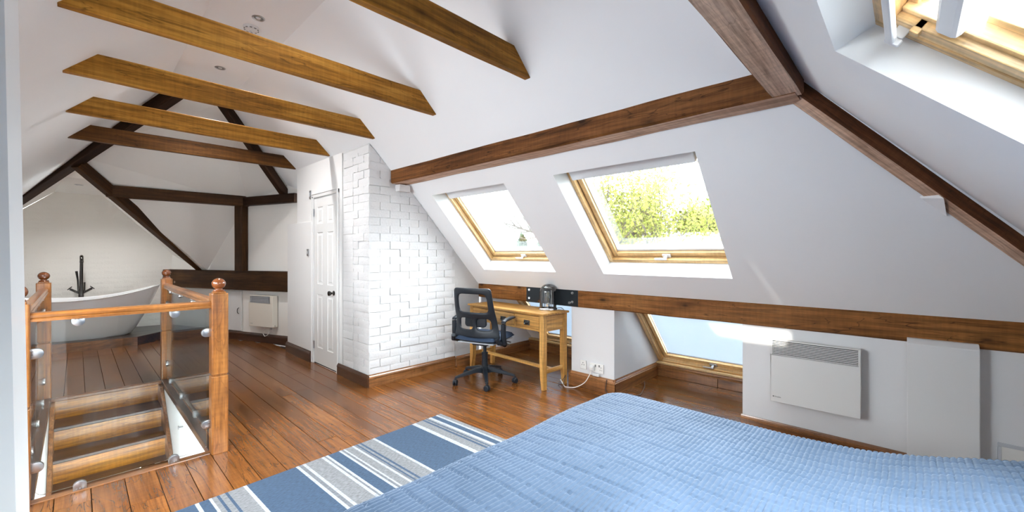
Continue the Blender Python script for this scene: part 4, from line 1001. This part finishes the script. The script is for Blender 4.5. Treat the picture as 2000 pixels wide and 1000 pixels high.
# ------------------------------------------------------------ office chair
ch = thing('office_chair', 'black mesh-back swivel office chair with navy seat at the desk', 'chair', (2.885, 3.14, 0), math.radians(17))
ca = math.radians(17)
for k in range(5):
    a_ = math.radians(15 + 72 * k) - ca
    c, s_ = math.cos(a_), math.sin(a_); R_ = .315
    b = B(); wv = [(.035, .028, .095, .150), (.10, .025, .105, .148), (.22, .020, .085, .115), (.315, .016, .066, .088)]
    rg = []
    for r_, hw_, z0, z1 in wv: rg.append([b.b.verts.new((r_ * c - v * s_, r_ * s_ + v * c, z)) for v, z in ((-hw_, z0), (hw_, z0), (hw_ * .8, z1), (-hw_ * .8, z1))])
    for i in range(3):
        for q in range(4): b.b.faces.new([rg[i][q], rg[i][(q + 1) % 4], rg[i + 1][(q + 1) % 4], rg[i + 1][q]])
    b.b.faces.new(rg[0][::-1]); b.b.faces.new(rg[-1]); ft = b.done('base_arm', 'black_plastic', ch, .005)
    cx, cy_ = R_ * c, R_ * s_
    d_ = a_ + .9
    b = B()
    for o_ in (-.021, .006):
        b.lathe([(0, 0), (.024, 0), (.029, .004), (.029, .012), (.024, .016), (0, .016)], (0, o_, 0), 'y', 20)
    w_ = b.done('caster', 'black_plastic', ft, smooth=True); w_.location = (cx, cy_, .029); w_.rotation_euler = (0, 0, d_)
    b = B(); b.box((-.014, -.018, .0), (.016, .018, .030)); b.tube([(0, 0, .02), (0, 0, .045)], .010, 8); h_ = b.done('caster_hood', 'black_plastic', ft, .006); h_.location = (cx, cy_, .030); h_.rotation_euler = (0, 0, d_)
B().lathe([(0, .085), (.030, .085), (.042, .10), (.042, .15), (.033, .16), (.030, .27), (.033, .30), (.018, .302), (.018, .40), (0, .40)], seg=24).done('gas_column', 'black_plastic', ch, smooth=True)
b = B(); b.box((-.11, -.09, .385), (.12, .09, .425)); b.box((.05, -.15, .40), (.09, .15, .415)); b.done('tilt_mechanism', 'black_plastic', ch, .012)
b = B(); b.box((-.19, -.205, .42), (.235, .205, .432)); b.done('seat_shell', 'grey_plastic', ch, .006)
b = B(); b.tube([(.02, -.21, .41), (.02, -.27, .405)], .009, 8); b.tube([(.10, -.20, .41), (.10, -.25, .405)], .009, 8); b.done('adjust_lever', 'satin', ch, .002)
# cushion
def cushion():
    b = B(); nx, ny = 14, 14; top = {}; bot = {}
    for i in range(nx + 1):
        for j in range(ny + 1):
            u, v = i / nx * 2 - 1, j / ny * 2 - 1
            x = .02 + .245 * u * math.sqrt(1 - v * v * .10); y = .245 * v * math.sqrt(1 - u * u * .16)
            e_ = (1 - abs(u) ** 6) * (1 - abs(v) ** 6); z = .455 + .045 * max(0, e_) ** .5 + .008 * v * v - (.03 * max(0, u - .55) ** 1.5)
            top[i, j] = b.b.verts.new((x, y, z)); bot[i, j] = b.b.verts.new((x * .96, y * .96, .452 - .022 * max(0, e_) ** .6))
    for i in range(nx):
        for j in range(ny):
            b.b.faces.new([top[i, j], top[i + 1, j], top[i + 1, j + 1], top[i, j + 1]]); b.b.faces.new([bot[i, j], bot[i, j + 1], bot[i + 1, j + 1], bot[i + 1, j]])
    for i in range(nx):
        for j in (0, ny): b.b.faces.new([top[i, j], top[i + 1, j], bot[i + 1, j], bot[i, j]])
    for j in range(ny):
        for i in (0, nx): b.b.faces.new([top[i, j], top[i, j + 1], bot[i, j + 1], bot[i, j]])
    return b
cushion().done('seat_cushion', 'navy', ch, smooth=True, angle=70)
# backrest: one moulded frame with three openings
def back_pt(u, v, d=0.0):
    """u -1..1 across (left +), v 0..1 from bottom to top; d thickness towards the rear"""
    z = .475 + .50 * v; half = .245 - .035 * v - (.02 * max(0, .25 - v) / .25 * -1)
    x = -.205 - .055 * math.sin(v * 1.5) * .6 - .10 * v * .35 + .05 * u * u * (1 - .3 * v) - (.035 * math.exp(-((v - .3) / .25) ** 2) * -1) - d
    return (x, u * half, z)
US = [-1, -.93, -.80, -.72, -.12, -.03, .05, .72, .80, .93, 1]; US = [-1, -.88, -.74, -.40, -.10, .10, .40, .74, .88, 1]
VS = [0, .08, .17, .28, .40, .445, .52, .70, .88, .945, 1]
b = B(); g = {}
for i, u in enumerate(US):
    for j, v in enumerate(VS):
        uu = u
        if j in (0, 10): uu = u * .985
        if j == 10 and abs(u) == 1: uu = u * .95
        g[i, j] = b.b.verts.new(back_pt(uu, v - (.012 if (j == 10 and abs(u) == 1) else 0)))
for i in range(len(US) - 1):
    for j in range(len(VS) - 1):
        if 2 <= i <= 6 and 6 <= j <= 7: continue
        if 2 <= i <= 6 and 2 <= j <= 3 and i != 4: continue
        b.b.faces.new([g[i, j], g[i + 1, j], g[i + 1, j + 1], g[i, j + 1]])
bmesh.ops.recalc_face_normals(b.b, faces=b.b.faces)
bk = b.done('backrest_frame', 'black_plastic', ch, smooth=True, angle=60)
md = bk.modifiers.new('thickness', 'SOLIDIFY'); md.thickness = .026; md.offset = 0
md = bk.modifiers.new('round', 'SUBSURF'); md.levels = 2; md.render_levels = 2
b = B(); n_ = 8
gg = [[b.b.verts.new((Vector(back_pt(-.80 + 1.60 * i / n_, .42 + .50 * j / n_)) + Vector((.004, 0, 0)))) for j in range(n_ + 1)] for i in range(n_ + 1)]
for i in range(n_):
    for j in range(n_): b.b.faces.new([gg[i][j], gg[i + 1][j], gg[i + 1][j + 1], gg[i][j + 1]])
b.done('mesh_panel', 'mesh', ch, smooth=True)
b = B(); po = []
for cx, cz, a0 in ((.085, .035, -90), (.105, .105, 0), (-.105, .105, 90), (-.085, .035, 180)):
    for k in range(6): a_ = math.radians(a0 + 18 * k); r_ = .035 if cz < .05 else .01; po.append((cx + r_ * math.cos(a_), cz + r_ * math.sin(a_)))
b.prism(po, -.190, -.155, lambda u, v, d: (d, u, .585 + v)); b.done('lumbar_pad', 'black_plastic', ch, .008, smooth=True)
for s_ in (-1, 1):
    b = B()
    pts = [(-.03, s_ * .235, .425), (-.06, s_ * .262, .415), (-.115, s_ * .280, .44), (-.13, s_ * .284, .52), (-.13, s_ * .285, .625)]
    b.tube(pts, [.020, .026, .032, .026, .024], 10); b.done('arm_support', 'black_plastic', ch, smooth=True)
    b = B(); b.tube([(-.135, s_ * .285, .615), (-.125, s_ * .285, .645), (-.08, s_ * .285, .665), (.02, s_ * .283, .672), (.10, s_ * .28, .668)], [.022, .024, .026, .028, .020], 12)
    for v in b.b.verts: v.co.z = .655 + (v.co.z - .655) * .6
    b.done('arm_pad', 'black_plastic', ch, smooth=True)
    B().tube([(-.10, s_ * .27, .43), (-.18, s_ * .262, .45), (-.20, s_ * .245, .49)], [.022, .024, .024], 10).done('back_bracket', 'black_plastic', ch, smooth=True)

# ------------------------------------------------------------ rug
rg = B().box((0, 0, 0), (2.04, 1.75, .009)).done('striped_rug', 'rug', None, .003)
rg.location = (0, 2.653 - 1.75, .001); rg.rotation_euler = (0, 0, math.radians(2.6)); rg.location.x = .079
tag(rg, 'blue, grey and white striped flat-woven rug at the foot of the bed', 'rug')

# ------------------------------------------------------------ bed and quilt
bd = thing('bed', 'double bed under the blue quilt, foot towards the desk', 'bed', (1.22, .15, 0))
box('mattress', (-.74, -1.04, .30), (.74, .92, .50), 'cream', bd, .05, bseg=3)
box('bed_base', (-.73, -1.03, .12), (.73, .90, .30), 'navy', bd, .01)
for x in (-.66, .66):
    for y in (-.95, .82): B().tube([(x, y, 0 if y < 0 else .0105), (x, y, .13)], [.02, .028], 10).done('leg', 'skirt_z', bd)
BX0, BX1, BY0, BY1, ZT = .40, 2.05, -.93, 1.21, .58
def quilt():
    NU, NV = 300, 900
    core = (BX0 + .16, BX1 - .16, BY0 - .4, BY1 - .16)
    rc = .16
    X = np.linspace(BX0 - .36, BX1 + .34, NU); Y = np.linspace(BY0, BY1 + .34, NV)
    XX, YY = np.meshgrid(X, Y, indexing='ij')
    cxp = np.clip(XX, core[0], core[1]); cyp = np.clip(YY, core[2], core[3])
    dx, dy = XX - cxp, YY - cyp; d = np.sqrt(dx * dx + dy * dy) + 1e-9
    nx, ny = dx / d, dy / d
    fl_, Rr = .05, .10
    a = np.clip((d - fl_) / Rr, 0, PI / 2)
    gx = np.where(d < fl_, d, fl_ + Rr * np.sin(a)); hz = np.where(d < fl_, 0, Rr * (1 - np.cos(a)))
    over = np.maximum(0, d - fl_ - Rr * PI / 2); hz = np.minimum(hz + over, .47); gx = gx + over * .10 + .012 * np.sin(XX * 9 + YY * 7) * np.clip(over / .2, 0, 1)
    px = cxp + nx * gx; py = cyp + ny * gx
    zt = ZT + .035 * np.clip((.35 - YY) / .5, 0, 1) ** 1.2 + .085 * np.clip((.15 - YY) / .5, 0, 1) ** 1.5
    # soft waves of the duvet beneath
    wv = .006 * np.sin(XX * 5.1 + 1.3 * np.sin(YY * 3.1)) + .005 * np.sin(YY * 6.3 + XX * 2.2) + .004 * np.sin(XX * 11 - YY * 8)
    wv *= np.clip(1 - d / .3, .3, 1)
    pz = zt - hz + wv
    Pn = np.stack([px, py, pz], -1)
    du = np.gradient(Pn, axis=0); dv = np.gradient(Pn, axis=1); nn = np.cross(du, dv); nn /= np.linalg.norm(nn, axis=-1, keepdims=True) + 1e-12
    rib = .0163
    wob = .004 * np.sin(XX * 7 + 2 * np.sin(YY * 4)) + .0025 * np.sin(XX * 19 + YY * 5)
    ph = (YY + wob) / rib; ri = np.floor(ph); fr = ph - ri
    h1 = np.sqrt(np.maximum(0, 1 - (2 * fr - 1) ** 2))          # round rib
    rng = np.random.RandomState(3); jit = rng.uniform(-.5, .5, 400)[(ri.astype(int)) % 400]; jit2 = rng.uniform(-.5, .5, 400)[(ri.astype(int) + 57) % 400]
    pitch = .0575
    sx_ = (XX + .010 * np.sin(YY * 2.3) + jit * .006) / pitch; fx = np.abs(sx_ - np.round(sx_)) * pitch
    seam = np.exp(-(fx / .0028) ** 2)
    pk = .5 + .5 * np.sin((XX + jit2 * .02) * 2 * PI / .0115 + 2 * jit)   # little puckers along each rib
    near = np.exp(-(fx / .016) ** 2)
    disp = (.0062 * h1 * (1 - .8 * seam) + .0014 * pk * h1 * (.35 + .65 * near) - .0028 * seam)
    Pn = Pn + nn * disp[..., None]
    V = Pn.reshape(-1, 3)
    idx = np.arange(NU * NV).reshape(NU, NV)
    F = np.stack([idx[:-1, :-1], idx[1:, :-1], idx[1:, 1:], idx[:-1, 1:]], -1).reshape(-1, 4)
    me = bpy.data.meshes.new('quilt'); me.vertices.add(len(V)); me.vertices.foreach_set('co', V.astype(np.float32).ravel())
    me.loops.add(F.size); me.loops.foreach_set('vertex_index', F.astype(np.int32).ravel())
    me.polygons.add(len(F)); me.polygons.foreach_set('loop_start', (np.arange(len(F)) * 4).astype(np.int32)); me.polygons.foreach_set('loop_total', np.full(len(F), 4, np.int32))
    me.polygons.foreach_set('use_smooth', np.ones(len(F), bool)); me.update(calc_edges=True)
    return tag(mesh_obj('quilt', me, 'quilt'), 'blue ribbed velvet quilt spread over the double bed', 'quilt')
quilt()

# ------------------------------------------------------------ outdoors
struct(B().face([(4.8, -60, -5), (140, -60, -5), (140, 120, -5), (4.8, 120, -5)]).done('ground', 'field'))
def leaves(name, pts, size, mat, parent, per=1):
    V, F = [], []
    for p in pts:
        a = Vector((rnd.gauss(0, 1), rnd.gauss(0, 1), rnd.gauss(0, 1))).normalized(); c = a.cross(Vector((rnd.gauss(0, 1), rnd.gauss(0, 1), rnd.gauss(0, 1)))).normalized(); s_ = size * rnd.uniform(.6, 1.3); p = Vector(p); n = len(V)
        V += [p - a * s_, p + c * s_ * .55, p + a * s_, p - c * s_ * .55]; F.append((n, n + 1, n + 2, n + 3))
    me = bpy.data.meshes.new(name); me.from_pydata([tuple(v) for v in V], [], F); o = mesh_obj(name, me, mat, parent); o['kind'] = 'stuff'; return o
def grow(b, p, d, L, r, lvl, tips, spread=.5, upb=.25, nk=3):
    q = [p]; 
    for k in range(3):
        d = (d + Vector((rnd.gauss(0, .10), rnd.gauss(0, .10), rnd.gauss(0, .06) + .03))).normalized(); q.append(q[-1] + d * L / 3)
    b.tube(q, [r, r * .88, r * .76, r * .62], 6 if r > .02 else 4, cap=False)
    if lvl <= 1: tips += q[1:] + [(q[2] + q[3]) / 2]
    if lvl == 0: return
    for k in range(nk):
        s_ = q[rnd.choice((2, 3, 3))] if k else q[3]
        nd = (d + Vector((rnd.gauss(0, spread), rnd.gauss(0, spread), rnd.gauss(0, spread * .6) + upb))).normalized()
        grow(b, s_, nd, L * rnd.uniform(.58, .82), r * .60, lvl - 1, tips, spread, upb, nk)
def tree(name, label, loc, stems, L, r, lvl, leaf, lsize, nper, mat, spread=.45, upb=.2, lean=.38, z0=0.0, jit=.16):
    t = thing(name, label, 'tree', loc); b = B(); tips = []
    b.tube([(0, 0, 0), (0, 0, z0)], [r * 1.5, r * 1.2], 8)
    for k in range(stems):
        a_ = 2 * PI * k / stems + rnd.uniform(-.3, .3); ln = lean * rnd.uniform(.5, 1.2)
        grow(b, Vector((0, 0, z0 * .98)), Vector((math.cos(a_) * ln, math.sin(a_) * ln, 1)).normalized(), L * rnd.uniform(.85, 1.15), r * rnd.uniform(.6, .9), lvl, tips, spread, upb)
    b.done('trunk', 'bark', t, smooth=True)
    if leaf:
        pts = [tp + Vector((rnd.gauss(0, jit), rnd.gauss(0, jit), rnd.gauss(0, jit))) for tp in tips for _ in range(nper)]
        leaves('foliage', pts, lsize, mat, t)
    return t
tree('leafy_tree', 'multi-stemmed tree with fresh yellow-green leaves outside the nearer roof window', (11.6, 5.75, -5), 10, 1.9, .05, 4, True, .058, 2, 'leaf', .5, .13, .42, 3.8, .16)
tree('leafy_tree', 'denser green tree beyond the pale roofed building, at the right of the nearer roof window', (28.6, 8.6, -5), 8, 1.7, .12, 3, True, .16, 16, 'leaf_dk', .6, .12, .8, 5.0, .45)
tree('leafy_tree', 'pale distant tree behind the multi-stemmed one', (27.0, 13.4, -5), 7, 1.7, .10, 3, True, .15, 7, 'leaf', .6, .12, .8, 4.6, .45)
bt = thing('bare_tree', 'leafless tree whose forked twigs reach into the farther roof window', 'tree', (9.9, 7.0, -5)); b = B(); tips = []
b.tube([(0, 0, 0), (-.05, .05, 3.2), (-.15, .16, 6.58)], [.16, .13, .09], 8)
_limb = [(-.15, .16, 6.58), (-.59, .62, 6.85), (-.84, .89, 6.96), (-1.0, 1.05, 7.02), (-1.15, 1.21, 7.11), (-1.27, 1.34, 7.16), (-1.40, 1.50, 7.22)]
b.tube(_limb, [.07, .05, .04, .034, .028, .020, .012], 6)
for k, d_, L_ in ((1, (-.5, .5, .5), .9), (2, (-.35, .35, .9), .75), (2, (-.9, .9, -.2), .8), (3, (-.5, .6, .8), .7), (3, (-1, .9, .1), .8), (4, (-.6, .5, .9), .5), (1, (-.7, .7, -.4), .9)):
    grow(b, Vector(_limb[k]), Vector(d_).normalized(), L_ * .6, .024, 2, tips, .35, .08, 2)
for k in range(4): grow(b, Vector((-.1, .1, 5.0 + .3 * k)), Vector((rnd.uniform(-.2, .9), rnd.uniform(-.9, .1), .8)).normalized(), 1.2, .05, 3, tips, .4, .1)
b.done('trunk', 'bark', bt, smooth=True)
def conifer(label, loc, h, r):
    t = thing('conifer', label, 'tree', loc, group='conifers beyond the farther window'); B().tube([(0, 0, 0), (0, 0, h)], [.2, .04], 8).done('trunk', 'bark', t)
    pts = []
    for _ in range(2600):
        f = rnd.random() ** .7; a_ = rnd.uniform(0, 2 * PI); rr = r * (1 - f) ** .8 * rnd.uniform(.6, 1) + .05; pts.append((rr * math.cos(a_), rr * math.sin(a_), h * (.15 + .85 * f) + rnd.gauss(0, .1)))
    leaves('foliage', pts, .28, 'needle', t)
conifer('left dark conifer low in the farther roof window', (24.2, 22.0, -5), 7.6, 1.6)
conifer('right dark conifer low in the farther roof window', (24.0, 19.6, -5), 8.1, 1.5)
hz = -math.radians(46.3)
hg = thing('hedge', 'low clipped hedge along the foot of the nearer roof window view', 'hedge', (16.6, 6.6, -5), hz)
pts = [(rnd.uniform(-7, 9), rnd.gauss(0, .35), rnd.uniform(3.5, 6.45) + .12 * math.sin(k * .7)) for k in range(6000)]
leaves('foliage', pts, .13, 'leaf_dk', hg); box('branch_mass', (-7, -.35, 0), (9, .35, 6.2), 'leaf_dk', hg, .2)
bn = thing('greenhouse', 'long pale roofed building beyond the hedge, low in the nearer roof window', 'building', (19.9, 8.2, -5), hz)
box('wall', (0, .3, 0), (11, 6, 6.75), 'gloss_white', bn); B().prism([(0, 6.72), (6.3, 6.72), (3.15, 7.55)], -.3, 11.3, lambda u, v, d: (d, u, v)).done('roof', 'pale_roof', bn)
for k in range(9): box('glazing_bar', (.3 + k * 1.3, .27, 0), (.38 + k * 1.3, .31, 6.72), 'grey_plastic', bn)
